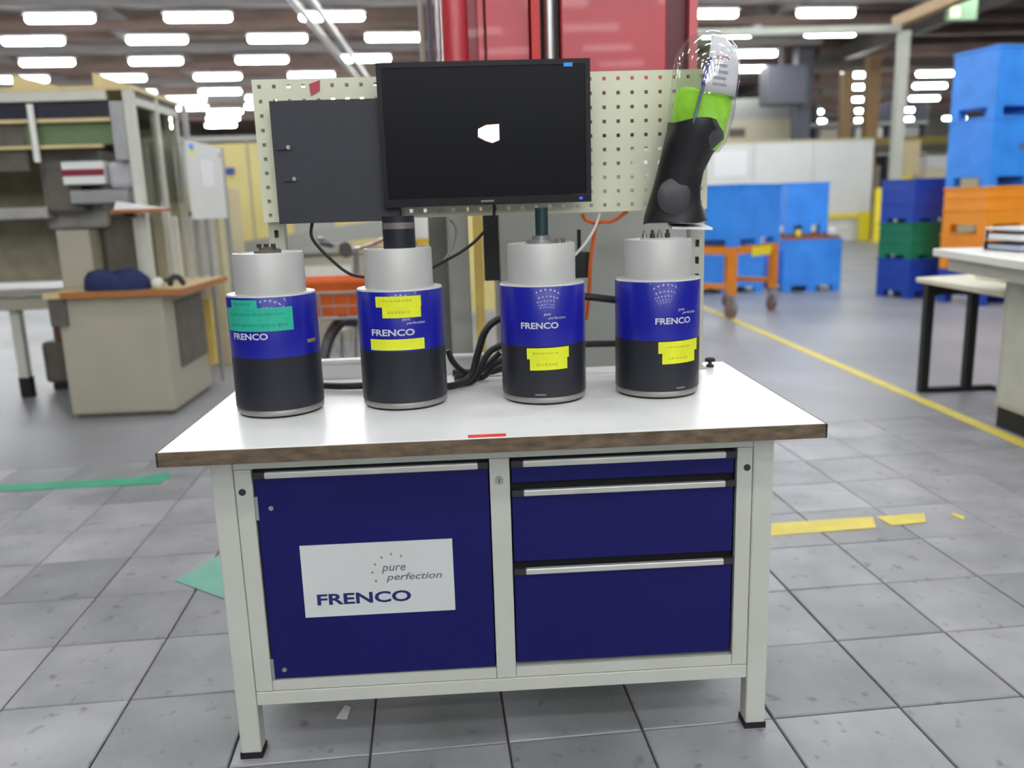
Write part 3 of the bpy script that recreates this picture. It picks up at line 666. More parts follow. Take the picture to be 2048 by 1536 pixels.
MB().box(p1.x-0.022, p1.x-0.0062, 0.747, 0.773, p1.z+0.005, p1.z+0.042).build('plug', mat('plug_olive', (150, 144, 104), 0.5), ad)
du = thing('cable_duct', 'white plastic cable duct along the rear edge of the worktop', 'cable duct', (-0.15, 0.765, H))
part(du, 'channel', WHITEC, -0.545, 0.24, 0.748, 0.784, H, H+0.048, bevel=0.003)
part(du, 'lid', WHITEC, -0.548, 0.243, 0.744, 0.787, H+0.0485, H+0.060, bevel=0.003)

# ================================================================== RED MACHINE BEHIND THE BENCH
rm = thing('red_press_machine', 'tall red and grey machine standing right behind the pegboard', 'machine', (0.35, 1.6, 0))
part(rm, 'base_cabinet', GREYM, 0.065, 0.80, 1.27, 2.0, 0.0, 1.46, bevel=0.006)
part(rm, 'side_post', GREYM, -0.118, -0.045, 1.30, 1.40, 0.0, 1.60, bevel=0.004)
part(rm, 'side_post', mat('post_dark_grey', (120, 120, 114), 0.5), -0.20, -0.13, 1.50, 1.60, 0.0, 1.60)  # rear post in a darker grey than the front one
part(rm, 'yellow_bar', YELM, -0.028, 0.004, 1.262, 1.29, 0.62, 1.60, bevel=0.004)
part(rm, 'black_guide', BLACKM, 0.008, 0.064, 1.285, 1.33, 1.10, 1.60)
part(rm, 'bed', REDD, -0.13, 0.81, 1.29, 2.05, 1.601, 1.78, bevel=0.006)
hd = part(rm, 'red_column', REDM, -0.105, 0.80, 1.42, 2.0, 1.781, 3.3)
MB().rod((-0.065, 1.37, 1.781), (-0.065, 1.37, 3.3), 0.047, 24).build('round_column', REDM, rm, smooth=True)
part(rm, 'red_rib', REDM, 0.018, 0.036, 1.33, 1.419, 1.781, 3.3)
part(rm, 'red_door', REDM, 0.045, 0.200, 1.345, 1.419, 1.781, 3.3, bevel=0.004)
part(rm, 'bright_red_rib', mat('bright_red', (188, 28, 20), 0.4), 0.204, 0.234, 1.30, 1.419, 1.781, 3.3)
part(rm, 'black_channel', BLACKM, 0.238, 0.308, 1.39, 1.419, 1.781, 3.3)
MB().rod((0.272, 1.36, 1.781), (0.272, 1.36, 3.3), 0.021, 20).build('steel_column', STEEL, rm, smooth=True)
dr = part(rm, 'red_door', REDM, 0.312, 0.690, 1.34, 1.419, 1.781, 3.3, bevel=0.006)
for x in (0.42, 0.62):
    MB().rod((x, 1.345, 2.115), (x, 1.318, 2.115), 0.035, 18).build('door_knob', REDD, dr)
part(rm, 'maroon_side', REDD, 0.694, 0.775, 1.40, 1.419, 1.781, 3.3)
part(rm, 'red_edge', mat('pinkish_red', (200, 96, 100), 0.4), 0.778, 0.808, 1.36, 1.419, 1.781, 3.3)
# pipes left of it
for nm, x0, x1, m_, lab in (('conduit_pipe', 836, 850, COLG, 'pale vertical conduit pipe rising left of the red machine'), ('conduit_pipe', 853, 868, DKCOL, 'dark vertical conduit pipe rising left of the red machine'), ('conduit_pipe', 870, 880, CHROME, 'shiny thin vertical pipe touching the left of the red machine')):
    a_ = at(x0, 60, 'y', 2.2); b_ = at(x1, 60, 'y', 2.2)
    cx = (a_.x+b_.x)/2; r_ = (b_.x-a_.x)/2-0.004
    t_ = thing(nm, lab, 'pipe', (cx, 2.2, 0))
    MB().rod((cx, 2.2, 0), (cx, 2.2, 6.2), r_, 14).build('pipe', m_, t_, smooth=True)
    MB().rod((cx, 2.2, 1.95), (cx, 2.2, 2.0), r_+0.003, 14).build('coupling', ALU, t_, smooth=True)

# ================================================================== LEFT SIDE
# beige machine pedestal with wooden top
pd = thing('beige_pedestal', 'beige machine pedestal with wooden top edge, left of the workbench', 'pedestal', (-2.5, 4.5, 0))
part(pd, 'body', BEIGE, -2.86, -2.15, 4.03, 4.95, 0.03, 0.845, bevel=0.01)
part(pd, 'plinth', DKG, -2.83, -2.18, 4.06, 4.93, 0.0, 0.0295)
tp = part(pd, 'wooden_top', WOODT, -2.92, -2.00, 3.98, 5.05, 0.846, 0.885)
part(tp, 'edge_board', WOODE, -2.80, -2.00, 3.966, 3.979, 0.846, 0.888)
part(tp, 'edge_board', WOODE, -1.999, -1.985, 3.966, 5.05, 0.846, 0.888)
part(pd, 'recess_panel', DKG, -2.149, -2.14, 4.25, 4.85, 0.30, 0.78)
part(pd, 'yellow_corner', YELM, -2.151, -2.10, 4.90, 4.96, 0.2, 0.72)
part(pd, 'dark_bracket', DKG, -2.90, -2.79, 4.0, 4.0295, 0.66, 0.845)
# crumpled blue cloth + white ball on it
nb = MB(); rings = []
bc = at(240, 572, 'y', 4.12); bz_ = 0.886; n = 26
for q, z in ((1.0, 0.0), (1.04, 0.035), (0.95, 0.08), (0.78, 0.115), (0.5, 0.13), (0.12, 0.125)):
    rings.append([Vector((bc.x+0.22*q*math.cos(a_)*(1+0.06*math.sin(3*a_+z*30)), 4.065+0.08*q*math.sin(a_), bz_+z*(1+0.12*math.sin(2*a_+1)))) for a_ in [2*PI*i/n for i in range(n)]])
tag(nb.ring_stack(rings).build('blue_cloth', NAVY, loc=(bc.x, 4.065, bz_), smooth=True), 'crumpled dark blue cloth lying on the beige pedestal top', 'cloth')
p = at(314, 552, 'y', 4.07)
tag(MB().lathe((p.x, 4.06, 0.886), [(0.012, 0), (0.032, 0.012), (0.042, 0.034), (0.038, 0.058), (0.022, 0.074), (0.005, 0.079)], 18).build('white_cup', WHITEC, loc=(p.x, 4.06, 0.886), smooth=True), 'small round white cup beside the blue cloth', 'cup')
tag(MB().tube([(p.x+0.07, 4.10, 0.907), (p.x+0.09, 4.08, 0.95), (p.x+0.13, 4.1, 0.96), (p.x+0.15, 4.14, 0.907)], 0.02, 8).build('black_clamp', DARKP, loc=(p.x+0.1, 4.2, 0.886), smooth=True), 'small dark clamp on the pedestal right of the white cup', 'clamp')

# glazed machine enclosure on the left
en = thing('glazed_enclosure', 'glazed machine cabin with off-white frame at the left edge', 'machine cabin', (-3.2, 4.9, 0))
EX = -2.24; EXL = -4.3; EF = 4.16; EB = 5.10; EZ = 2.20
def post(x0, x1, y0, y1, z0=0.0, z1=EZ, m_=None): return part(en, 'frame_post', m_ or BEIGE2, x0, x1, y0, y1, z0, z1, bevel=0.004)
post(EX-0.065, EX, EF, EF+0.06, 0.889); post(EX-0.16, EX-0.07, EF+0.005, EF+0.06, 1.75, EZ-0.07, ALF)
post(EX-0.05, EX, 4.60, 4.65, 0.889); post(EX+0.02, EX+0.06, 5.07, 5.11, 0.0, EZ, ALF); post(EXL, EXL+0.07, EF, EF+0.06, 0.0)
post(EX-0.05, EX, 5.05, 5.065, 0.889)
for z in (EZ-0.06,):
    part(en, 'frame_rail', BEIGE2, EXL+0.075, EX-0.17, EF, EF+0.05, z, z+0.06)
    part(en, 'frame_rail', BEIGE2, EX-0.045, EX-0.005, EF+0.062, 4.598, z-0.03, z+0.02)
    part(en, 'frame_rail', BEIGE2, EX-0.045, EX-0.005, 4.652, 5.048, z-0.03, z+0.02)
part(en, 'frame_rail', DKG, EX-0.04, EX-0.01, EF+0.062, 5.048, EZ-0.035, EZ)
rf = part(en, 'roof', ROOFY, EXL, EX+0.005, EF, EB+0.02, EZ+0.001, EZ+0.03)
for x0, x1, x2 in ((-3.05, -2.78, -2.70), (-2.52, -2.30, -2.28)):
    MB().prism([(x0, EF+0.1, EZ+0.03), (x2, EF+0.1, EZ+0.03), (x0, EF+0.1, EZ+0.13)], (0, 0.5, 0)).build('roof_wedge', ROOFY, rf)
MB().prism([(EX-0.25, EF+0.12, EZ+0.03), (EX-0.01, EF+0.12, EZ+0.03), (EX-0.2, EF+0.12, EZ+0.10)], (0, 0.8, 0)).build('roof_wedge', ROOFY, rf)
part(en, 'glass_pane', GLASS, EX-0.03, EX-0.024, EF+0.062, 4.598, 1.47, EZ-0.092)
part(en, 'glass_pane', GLASS, EX-0.03, EX-0.024, 4.652, 5.048, 1.47, EZ-0.092)
part(en, 'dark_window', DARKG, EXL+0.08, EX-0.165, EF+0.02, EF+0.03, 2.03, EZ-0.062)
part(en, 'cross_bar', ROOFY, EXL+0.08, EX-0.165, EF+0.01, EF+0.04, 2.005, 2.029)
part(en, 'green_panel', GREENP, -2.99, EX-0.165, EF+0.05, EF+0.06, 1.86, 2.004)
part(en, 'dark_panel', DKG, EXL+0.08, -2.995, EF+0.05, EF+0.06, 1.70, 2.004)
part(en, 'cross_bar', ROOFY, EXL+0.08, EX-0.24, EF+0.01, EF+0.05, 1.838, 1.859)
part(en, 'back_wall', mat('cabin_back', (168, 160, 138), 0.6, var=0.15), EXL+0.08, EX-0.06, 5.03, 5.045, 0.9, EZ-0.01)
part(en, 'tan_block', mat('tan_block', (176, 168, 140), 0.6, var=0.08), EX-0.30, EX-0.06, 4.75, 5.02, 0.9, 2.0)
part(en, 'spindle_housing', MIDG, -3.05, -2.62, 4.45, 4.9, 1.30, 1.85, bevel=0.03)
part(en, 'dark_spindle', DKG, -2.95, -2.70, 4.28, 4.44, 1.42, 1.72, bevel=0.02)
part(en, 'machine_column', BEIGE, -2.95, -2.72, 4.35, 4.8, 0.886, 1.295, bevel=0.01)
part(en, 'dark_tank', mat('tank_dark', (88, 82, 76), 0.6, var=0.2), -2.70, -2.42, 4.50, 4.9, 0.886, 1.38, bevel=0.03)
part(en, 'machine_bed', MIDG, -4.1, -2.96, 4.3, 4.9, 1.38, 1.46, bevel=0.01)
for x in (-3.0, -3.35):
    MB().rod((x+0.1, EF-0.02, 1.75), (x+0.1, EF-0.02, 2.12), 0.022, 12).build('lamp_rod', WHITEC, en, smooth=True)
sb = part(en, 'striped_box', WHITEB, -2.78, -2.50, 4.20, 4.42, 1.60, 1.75, bevel=0.004)
part(sb, 'red_stripe', MAROON, -2.781, -2.499, 4.198, 4.1995, 1.655, 1.70)
part(en, 'grey_casting', mat('casting_grey', (176, 172, 178), 0.45), -2.49, -2.32, 4.22, 4.45, 1.56, 1.75, bevel=0.04)
part(en, 'carriage', mat('carriage_grey', (150, 152, 150), 0.4, 0.2), -2.75, -2.36, 4.20, 4.44, 1.47, 1.558, bevel=0.01)
for x, y in ((-2.36, 4.16), (-2.20, 4.45)):
    part(en, 'white_strut', BEIGE2, x, x+0.04, y+0.07, y+0.10, 0.889, 1.37)
part(en, 'white_door_panel', WHITEB, -2.305, -2.30, 4.70, 4.86, 1.62, 1.85)
shf = MB().prism([(-2.42, 4.02, 1.40), (-2.06, 3.98, 1.40), (-2.06, 4.14, 1.40), (-2.42, 4.14, 1.40)], (0, 0, 0.022)).build('side_shelf', WOODE, en)
MB().prism([(-2.40, 4.03, 1.4225), (-2.08, 4.0, 1.4225), (-2.38, 4.03, 1.475)], (0, 0.10, 0)).build('paper_stack', PAPER, shf)
# low table at the far left edge
lt = thing('side_table', 'grey low table with pale legs cut by the left edge of the view', 'table', (-4.0, 5.2, 0))
part(lt, 'top', MIDG, -5.0, -3.02, 4.75, 5.6, 0.80, 0.85, bevel=0.004)
part(lt, 'apron', BEIGE, -4.98, -3.05, 4.78, 4.81, 0.70, 0.799)
for x in (-3.62, -4.6):
    lg = part(lt, 'leg', BEIGE2, x, x+0.07, 4.85, 4.92, 0.0, 0.70); part(lg, 'foot', RUBBER, x-0.006, x+0.076, 4.844, 4.926, 0.0, 0.16)
mc = thing('floor_motor', 'dark motor housing with red-brown cover under the low table', 'motor', (-3.3, 5.3, 0))
part(mc, 'body', DKG, -3.55, -3.02, 5.1, 5.55, 0.06, 0.40, bevel=0.03)
part(mc, 'cover', mat('rust_cover', (112, 74, 62), 0.6), -3.45, -3.1, 5.12, 5.5, 0.401, 0.62, bevel=0.02)
part(mc, 'skid', RUBBER, -3.5, -3.06, 5.12, 5.52, 0.0, 0.0595)

# notice board on its post
nbz = thing('notice_board', 'white notice board with pinned notes on grey posts, beside the glazed cabin', 'notice board', (-2.12, 5.4, 0))
part(nbz, 'board', WHITEB, -2.135, -2.115, 4.80, 5.70, 1.34, 1.925)
for y, h_ in ((5.70, 1.93),):
    part(nbz, 'post', ALF, -2.145, -2.105, y+0.002, y+0.04, 0.0, h_)
part(nbz, 'post', ALF, -2.165, -2.1355, 5.2, 5.225, 0.0, 1.93)
for y0, y1, z0, z1, m_ in ((4.84, 4.95, 1.86, 1.90, BLUEC), (4.84, 4.95, 1.82, 1.858, YELTAPE), (5.60, 5.66, 1.84, 1.88, mat('note_red', (214, 150, 146), 0.6)), (5.1, 5.4, 1.6, 1.8, PAPER)):
    part(nbz, 'note', m_, -2.1148, -2.1135, y0, y1, z0, z1)
for y in (5.2, 5.45):
    pass
# pale storage cabinet behind the notice board
sc_ = thing('beige_cabinet', 'pale beige cabinet with white doors behind the notice board', 'cabinet', (-2.65, 6.4, 0))
part(sc_, 'body', mat('cabinet_beige', (206, 194, 156), 0.5), -3.0, -2.28, 6.0, 6.8, 0.0, 1.62, bevel=0.005)
for x0, x1 in ((-2.96, -2.66), (-2.63, -2.32)):
    d_ = part(sc_, 'door', WHITEC, x0, x1, 5.985, 5.999, 0.78, 1.36); part(d_, 'handle', DARKP, x0+0.08, x0+0.2, 5.975, 5.9845, 1.37, 1.40)

# yellow partition of panels
yp = thing('yellow_partition', 'pale yellow panel partition standing behind the bicycle', 'partition', (-2.4, 9.05, 0))
for k in range(9):
    x = -4.2+k*0.50
    part(yp, 'panel', YELLOWP if k % 3 != 1 else PGREY, x, x+0.485, 9.0, 9.05, 0.05, 2.22, bevel=0.006)
    part(yp, 'post', PGREY, x-0.013, x-0.002, 8.985, 9.065, 0.0, 2.25)
part(yp, 'top_rail', PGREY, -4.2, 0.3, 8.99, 9.06, 2.251, 2.31)
part(yp, 'lamp', BLUEC2, -3.02, -2.88, 8.96, 8.984, 1.86, 1.93)
mh = thing('far_machine_hood', 'grey sloped machine hood in front of the yellow partition', 'machine', (-1.6, 7.6, 0))
MB().prism([(-2.6, 7.2, 0.9), (-0.7, 7.2, 1.12), (-0.7, 7.2, 1.30), (-2.6, 7.2, 1.06)], (0, 0.8, 0)).build('hood', GREYM, mh)
part(mh, 'body', BEIGE, -2.5, -0.8, 7.3, 7.95, 0.0, 0.899)
part(mh, 'cover', WHITEC, -2.3, -1.3, 7.25, 7.299, 0.3, 0.8)
fw_ = thing('white_cylinder_machine', 'white machine housing with a yellow stripe behind the second canister', 'machine', (-0.25, 6.2, 0))
MB().lathe((-0.33, 6.2, 0), [(0.26, 0), (0.26, 1.02), (0.24, 1.04)], 28).build('lower_drum', WHITEC, fw_, smooth=True)
MB().lathe((-0.33, 6.2, 0), [(0.255, 1.041), (0.255, 1.10)], 28).build('yellow_band', mat('band_yellow', (228, 190, 60), 0.5), fw_, smooth=True)
MB().lathe((-0.33, 6.2, 0), [(0.265, 1.101), (0.265, 1.36), (0.24, 1.39)], 28).build('upper_drum', WHITEC, fw_, smooth=True)

# ------------------------------------------------ bicycle with an orange box in its basket
bk = thing('bicycle', 'grey bicycle with wire front basket parked behind the two left canisters', 'bicycle', (-0.85, 3.6, 0))
WY = 3.52; WX = -0.84
# wheels stand in a plane that runs mostly away from the camera
dirv = Vector((0.34, 0.94, 0)).normalized(); sidev = Vector((dirv.y, -dirv.x, 0))
def wheel(c):
    c = Vector(c)
    o = MB().tube([c+0.325*(dirv*math.cos(a_)+Vector((0, 0, 1))*math.sin(a_)) for a_ in [2*PI*k/20 for k in range(20)]], 0.022, 8, 2, closed=True).build('wheel', TYRE, bk, smooth=True)
    MB().tube([c+0.298*(dirv*math.cos(a_)+Vector((0, 0, 1))*math.sin(a_)) for a_ in [2*PI*k/20 for k in range(20)]], 0.010, 6, 2, closed=True).build('rim', CHROME, o, smooth=True)
    sp = MB()
    for k in range(14):
        a_ = 2*PI*k/14; sp.rod(c, c+0.295*(dirv*math.cos(a_)+Vector((0, 0, 1))*math.sin(a_)), 0.0022, 5)
    sp.build('spokes', CHROME, o)
    MB().rod(c-sidev*0.045, c+sidev*0.045, 0.022, 10).build('hub', CHROME, o)
fc = Vector((WX, WY, 0.347)); rc = fc+dirv*1.08
wheel(fc); wheel(rc)
Z = Vector((0, 0, 1)); hdp = fc+dirv*0.16
MB().tube([fc+sidev*0.045, fc+sidev*0.05+Z*0.3+dirv*0.05, hdp+sidev*0.03+Z*0.38, hdp+Z*0.46], 0.012, 8).build('fork', CHROME, bk, smooth=True)
MB().tube([fc-sidev*0.045, fc-sidev*0.05+Z*0.3+dirv*0.05, hdp-sidev*0.03+Z*0.38, hdp+Z*0.46], 0.012, 8).build('fork', CHROME, bk, smooth=True)
MB().tube([fc+0.365*(dirv*math.cos(a_)+Z*math.sin(a_)) for a_ in [math.radians(20+16*k) for k in range(11)]], 0.026, 6).build('mudguard', BIKEM, bk, smooth=True)
MB().tube([hdp+Z*0.46, hdp+dirv*0.03+Z*0.62, hdp+dirv*0.04+Z*0.78], 0.018, 10).build('steerer', CHROME, bk, smooth=True)
fr = MB().tube([hdp+Z*0.5, rc-dirv*0.48+Z*0.12, rc-dirv*0.42-Z*0.05], 0.02, 8)
fr.tube([rc-dirv*0.42-Z*0.05, rc-dirv*0.5+Z*0.5], 0.016, 8); fr.rod(rc-dirv*0.42-Z*0.05, rc+sidev*0.05, 0.010); fr.rod(rc-dirv*0.47+Z*0.35, rc-sidev*0.05, 0.010)
fr.build('frame', BIKEM, bk, smooth=True)
MB().ring_stack([[rc-dirv*0.5+Z*(0.52+z)+dirv*(0.14*q*math.cos(a_))+sidev*(0.09*q*math.sin(a_)) for a_ in [2*PI*i/16 for i in range(16)]] for q, z in ((0.8, 0), (1, 0.03), (0.9, 0.07), (0.4, 0.085))]).build('saddle', RUBBER, bk, smooth=True)
hb = hdp+dirv*0.04+Z*0.78
MB().tube([hb-sidev*0.30+dirv*0.16+Z*0.02, hb-sidev*0.26+Z*0.07, hb-sidev*0.10+Z*0.02, hb, hb+sidev*0.10+Z*0.02, hb+sidev*0.26+Z*0.07, hb+sidev*0.30+dirv*0.16+Z*0.02], 0.012, 8).build('handlebar', CHROME, bk, smooth=True)
for s_ in (-1, 1):
    MB().rod(hb+sidev*0.30*s_+dirv*0.10+Z*0.035, hb+sidev*0.305*s_+dirv*0.24+Z*0.015, 0.018, 10).build('grip', DARKP, bk)
MB().ring_stack([[hb+Z*(0.0+z)-dirv*0.12+sidev*(0.05*q*math.cos(a_))+Z*(0.05*q*math.sin(a_)) - dirv*d_ for a_ in [2*PI*i/14 for i in range(14)]] for q, z, d_ in ((0.3, 0, -0.05), (0.9, 0, -0.02), (1, 0, 0.02))]).build('headlamp', CHROME, bk, smooth=True)
# wire basket
BO = fc+Vector((-0.02, -0.12, 0)); bw, bdp = 0.235, 0.17; z0_, z1_ = 0.74, 0.95
ws = MB()
def ring(z, e):
    return [BO+Vector((sx*(bw+e), sy*(bdp+e), 0))+Z*(z-BO.z) for sx, sy in ((-1, -1), (1, -1), (1, 1), (-1, 1))]
for z, e, r_ in ((z1_-0.055, 0.02, 0.009), ((z0_+z1_)/2-0.03, 0.01, 0.004), (z0_, 0, 0.009)):
    q = ring(z, e)
    for i in range(4): ws.rod(q[i], q[(i+1) % 4], r_, 6)
lo_, hi_ = ring(z0_, 0), ring(z1_-0.055, 0.02)
for i in range(4):
    for k in range(6):
        f_ = k/6; ws.rod(lo_[i].lerp(lo_[(i+1) % 4], f_), hi_[i].lerp(hi_[(i+1) % 4], f_), 0.008 if k in (0, 2) else 0.003, 5)
for k in range(7):
    ws.rod(lo_[0].lerp(lo_[1], k/6), lo_[3].lerp(lo_[2], k/6), 0.003, 5)
ws.build('basket', ALF, bk)
ob = thing('orange_crate', 'orange plastic crate sitting in the wire basket of the bicycle', 'crate', (BO.x, BO.y, z0_+0.01))
def taper_box(c, hx, hy, z0, z1, fl, wall=0.008, rim=0.012):
    m_ = MB()
    def rr(z, ex): return [(c[0]+sx*(hx+ex), c[1]+sy*(hy+ex), z) for sx, sy in ((-1, -1), (1, -1), (1, 1), (-1, 1))]
    return m_.ring_stack([rr(z0+wall, -wall*2), rr(z1, fl-wall), rr(z1, fl+rim), rr(z1-rim*2, fl+rim), rr(z1-rim*2, fl), rr(z0, 0)])
taper_box((BO.x, BO.y), bw-0.035, bdp-0.035, z0_+0.01, z1_+0.02, 0.03).build('shell', ORANGEB, ob)

# ================================================================== RIGHT SIDE
def crate(name, c, hx, hy, h, m, lab, grp=None, rz=0.0, feet=0.10, ribs=True, skid=True):
    """big stackable container: walls, rim, corner posts, feet; base centre at c"""
    t_ = thing(name, lab, 'container', c, grp)
    L_ = (0, 0, 0)
    z0 = feet
    b_ = MB()
    b_.box(-hx, hx, -hy, -hy+0.02, z0, h-0.03); b_.box(-hx, hx, hy-0.02, hy, z0, h-0.03)
    b_.box(-hx, -hx+0.02, -hy+0.0205, hy-0.0205, z0, h-0.03); b_.box(hx-0.02, hx, -hy+0.0205, hy-0.0205, z0, h-0.03)
    b_.box(-hx+0.0205, hx-0.0205, -hy+0.0205, hy-0.0205, z0, z0+0.02)
    b_.build('walls', m, t_, loc=L_)
    r_ = MB()
    r_.box(-hx-0.012, hx+0.012, -hy-0.012, -hy+0.026, h-0.0298, h); r_.box(-hx-0.012, hx+0.012, hy-0.026, hy+0.012, h-0.0298, h)
    r_.box(-hx-0.012, -hx+0.026, -hy+0.0262, hy-0.0262, h-0.0298, h); r_.box(hx-0.026, hx+0.012, -hy+0.0262, hy-0.0262, h-0.0298, h)
    r_.build('rim', m, t_, loc=L_)
    if ribs:
        for f_ in (0.36, 0.7):
            q = z0+(h-z0)*f_
            rb = MB(); rb.box(-hx, hx, -hy-0.010, -hy-0.0002, q, q+0.025); rb.box(-hx-0.010, -hx-0.0002, -hy, hy, q, q+0.025)
            rb.build('rib', m, t_, loc=L_)
    for sx in (-1, 1):
        for sy in (-1, 1):
            x0, x1 = sorted((sx*hx, sx*(hx-0.12))); y0, y1 = sorted((sy*hy, sy*(hy-0.12)))
            B(x0, x1, y0, y1, 0.0, z0-0.0005).build('foot', m, t_, loc=L_)
    if skid:
        B(-0.07, 0.07, -hy, hy, 0.0, z0-0.0005).build('foot', m, t_, loc=L_)
    t_.rotation_euler.z = rz
    return t_
# orange trolley with two blue containers on it
TRC = (3.134, 8.311, 0); TRZ = 0.736
tr = thing('orange_trolley', 'orange steel trolley on casters carrying a blue container', 'trolley', TRC)
tx, ty_ = 0.525, 0.35; L0 = (0, 0, 0)
tb = MB(); tb.box(-tx, tx, -ty_, -ty_+0.08, 0.74, 0.83); tb.box(-tx, tx, ty_-0.08, ty_, 0.74, 0.83)
tb.box(-tx, -tx+0.08, -ty_+0.081, ty_-0.081, 0.74, 0.83); tb.box(tx-0.08, tx, -ty_+0.081, ty_-0.081, 0.74, 0.83)
tb.build('top_frame', TROL, tr, loc=L0)
B(-0.12, 0.34, -ty_-0.006, -ty_-0.0005, 0.70, 0.81).build('yellow_plate', YELB, tr, loc=L0)
for x in (-tx, tx-0.085):
    for y in (-ty_, ty_-0.085):
        B(x, x+0.085, y, y+0.085, 0.28, 0.7395).build('leg', TROL, tr, loc=L0)
        w_ = MB().rod((x+0.04, y+0.015, 0.10), (x+0.04, y+0.07, 0.10), 0.10, 20).build('caster_wheel', CAST, tr, loc=L0)
        fk = MB(); fk.box(x+0.01, x+0.07, y-0.002, y+0.010, 0.10, 0.262); fk.box(x+0.01, x+0.07, y+0.075, y+0.087, 0.10, 0.262); fk.box(x+0.005, x+0.08, y-0.002, y+0.087, 0.2625, 0.2798)
        fk.build('caster_fork', ALF, w_, loc=L0)
for sx in (-1, 1):
    x0, x1 = sorted((sx*(tx-0.02), sx*(tx-0.06))); B(x0, x1, -ty_+0.086, ty_-0.086, 0.34, 0.40).build('lower_rail', TROL, tr, loc=L0)
tr.rotation_euler.z = TRZ
crate('blue_container', (TRC[0], TRC[1], 0.831), 0.53, 0.36, 0.70, BLUEC, 'light blue container loaded on the orange trolley', feet=0.08, ribs=False, rz=TRZ)
crate('blue_container', (4.93, 10.80, 0.84), 0.31, 0.36, 0.73, BLUEC, 'blue container stacked on the floor container right behind the trolley', 'blue containers on the floor', feet=0.12, ribs=False)
crate('blue_container', (4.98, 10.75, 0), 0.43, 0.45, 0.755, BLUEC, 'blue container on the floor right of the orange trolley', 'blue containers on the floor', feet=0.09, ribs=False)
crate('blue_container', (3.75, 10.9, 0), 0.55, 0.45, 0.70, BLUEC, 'blue container on the floor seen through the trolley legs', 'blue containers on the floor', feet=0.09, ribs=False)
crate('blue_container', (2.6, 10.9, 0), 0.45, 0.45, 0.70, BLUEC2, 'dark blue container on the floor behind the pegboard post', 'blue containers on the floor', feet=0.09, ribs=False)
lb = thing('packing_board', 'brown board lying on the floor container, under the upper blue container', 'board', (4.98, 10.75, 0.756))
part(lb, 'board', mat('lid_brown', (150, 92, 56), 0.6), 4.58, 5.39, 10.33, 11.15, 0.7562, 0.80); part(lb, 'batten', mat('batten_brown', (128, 80, 50), 0.6), 4.6, 5.37, 10.45, 11.1, 0.8002, 0.8395)
tag(MB().lathe((4.78, 10.378, 0.8005), [(0.03, 0), (0.042, 0.03), (0.04, 0.07), (0.02, 0.10)], 14).build('yellow_packet', YELB, loc=(4.78, 10.385, 0.80), smooth=True), 'small yellow packet on the brown board of the floor container', 'packet')
tag(MB().lathe((5.28, 10.385, 0.801), [(0.04, 0), (0.065, 0.03), (0.06, 0.09), (0.03, 0.12)], 14).build('white_packet', WHITEC, loc=(5.28, 10.385, 0.80), smooth=True), 'small white packet on the brown board of the floor container', 'packet')
# stack of three crates: blue, green, blue
for z, m_, h_, lab in ((0, BLUEC2, 0.52, 'dark blue crate at the bottom of the narrow stack, under the green one'), (0.521, GREENC, 0.47, 'green crate in the middle of the narrow stack'), (0.992, BLUEC2, 0.56, 'dark blue crate on top of the narrow stack, above the green one')):
    crate('stacking_crate', (6.0, 9.36, z), 0.36, 0.285, h_, m_, lab, 'narrow stack of blue and green crates', rz=0.30, feet=0.09 if z == 0 else 0.05)
# broad stack: orange crates below, two big blue containers on top
for z, h_, m_, lab in ((0, 0.42, BLUEC2, 'blue box at the bottom of the broad stack behind the desk'), (0.421, 0.44, ORANGEC2, 'lower orange crate of the broad stack beside the desk'), (0.862, 0.56, ORANGEC2, 'upper orange crate of the broad stack, under the big blue containers'),
                       (1.423, 0.80, BLUEC, 'big light blue container in the middle of the broad stack, on the orange crates'), (2.224, 0.78, BLUEC, 'big light blue container on the very top of the broad stack')):
    big = m_ is BLUEC
    t_ = crate('large_container' if big else 'stacking_crate', (6.62, 8.50, z), 0.60, 0.33, h_, m_, lab, 'broad stack behind the desk', rz=0.25, feet=0.11, ribs=not big)
    if big:
        B(-0.2, 0.2, -0.336, -0.3302, h_*0.52, h_*0.60).build('handle_slot', mat('slot_brown', (92, 104, 150), 0.6), t_, loc=(0, 0, 0))

# desk with cabinet at the right edge, black-framed table behind it
dk = thing('white_desk', 'white-topped desk with beige cabinet at the right edge of the view', 'desk', (3.4, 2.4, 0))
def quad(p, nm, m_, P, z0, z1, **k): return MB().prism([(x, y, z0) for x, y in P], (0, 0, z1-z0)).build(nm, m_, p, **k)
quad(dk, 'top', DESKW, ((2.60, 1.95), (3.72, 1.77), (3.94, 3.10), (2.82, 3.28)), 0.985, 1.03, bevel=0.005)
quad(dk, 'apron', DESKC, ((2.70, 2.02), (3.68, 1.86), (3.86, 3.04), (2.88, 3.20)), 0.90, 0.9845)
cb = part(dk, 'cabinet', DESKC, 3.035, 3.70, 1.95, 2.87, 0.121, 0.8995, bevel=0.006)
part(dk, 'base', BLACKR, 3.045, 3.69, 1.96, 2.855, 0.0, 0.1205)
part(cb, 'side_door', mat('desk_door', (200, 200, 186), 0.5), 3.028, 3.0345, 2.0, 2.83, 0.15, 0.88, bevel=0.002)
ty = thing('paper_tray', 'white paper trays with blue-grey sheets stacked on the white desk', 'paper tray', (3.25, 2.85, 1.031))
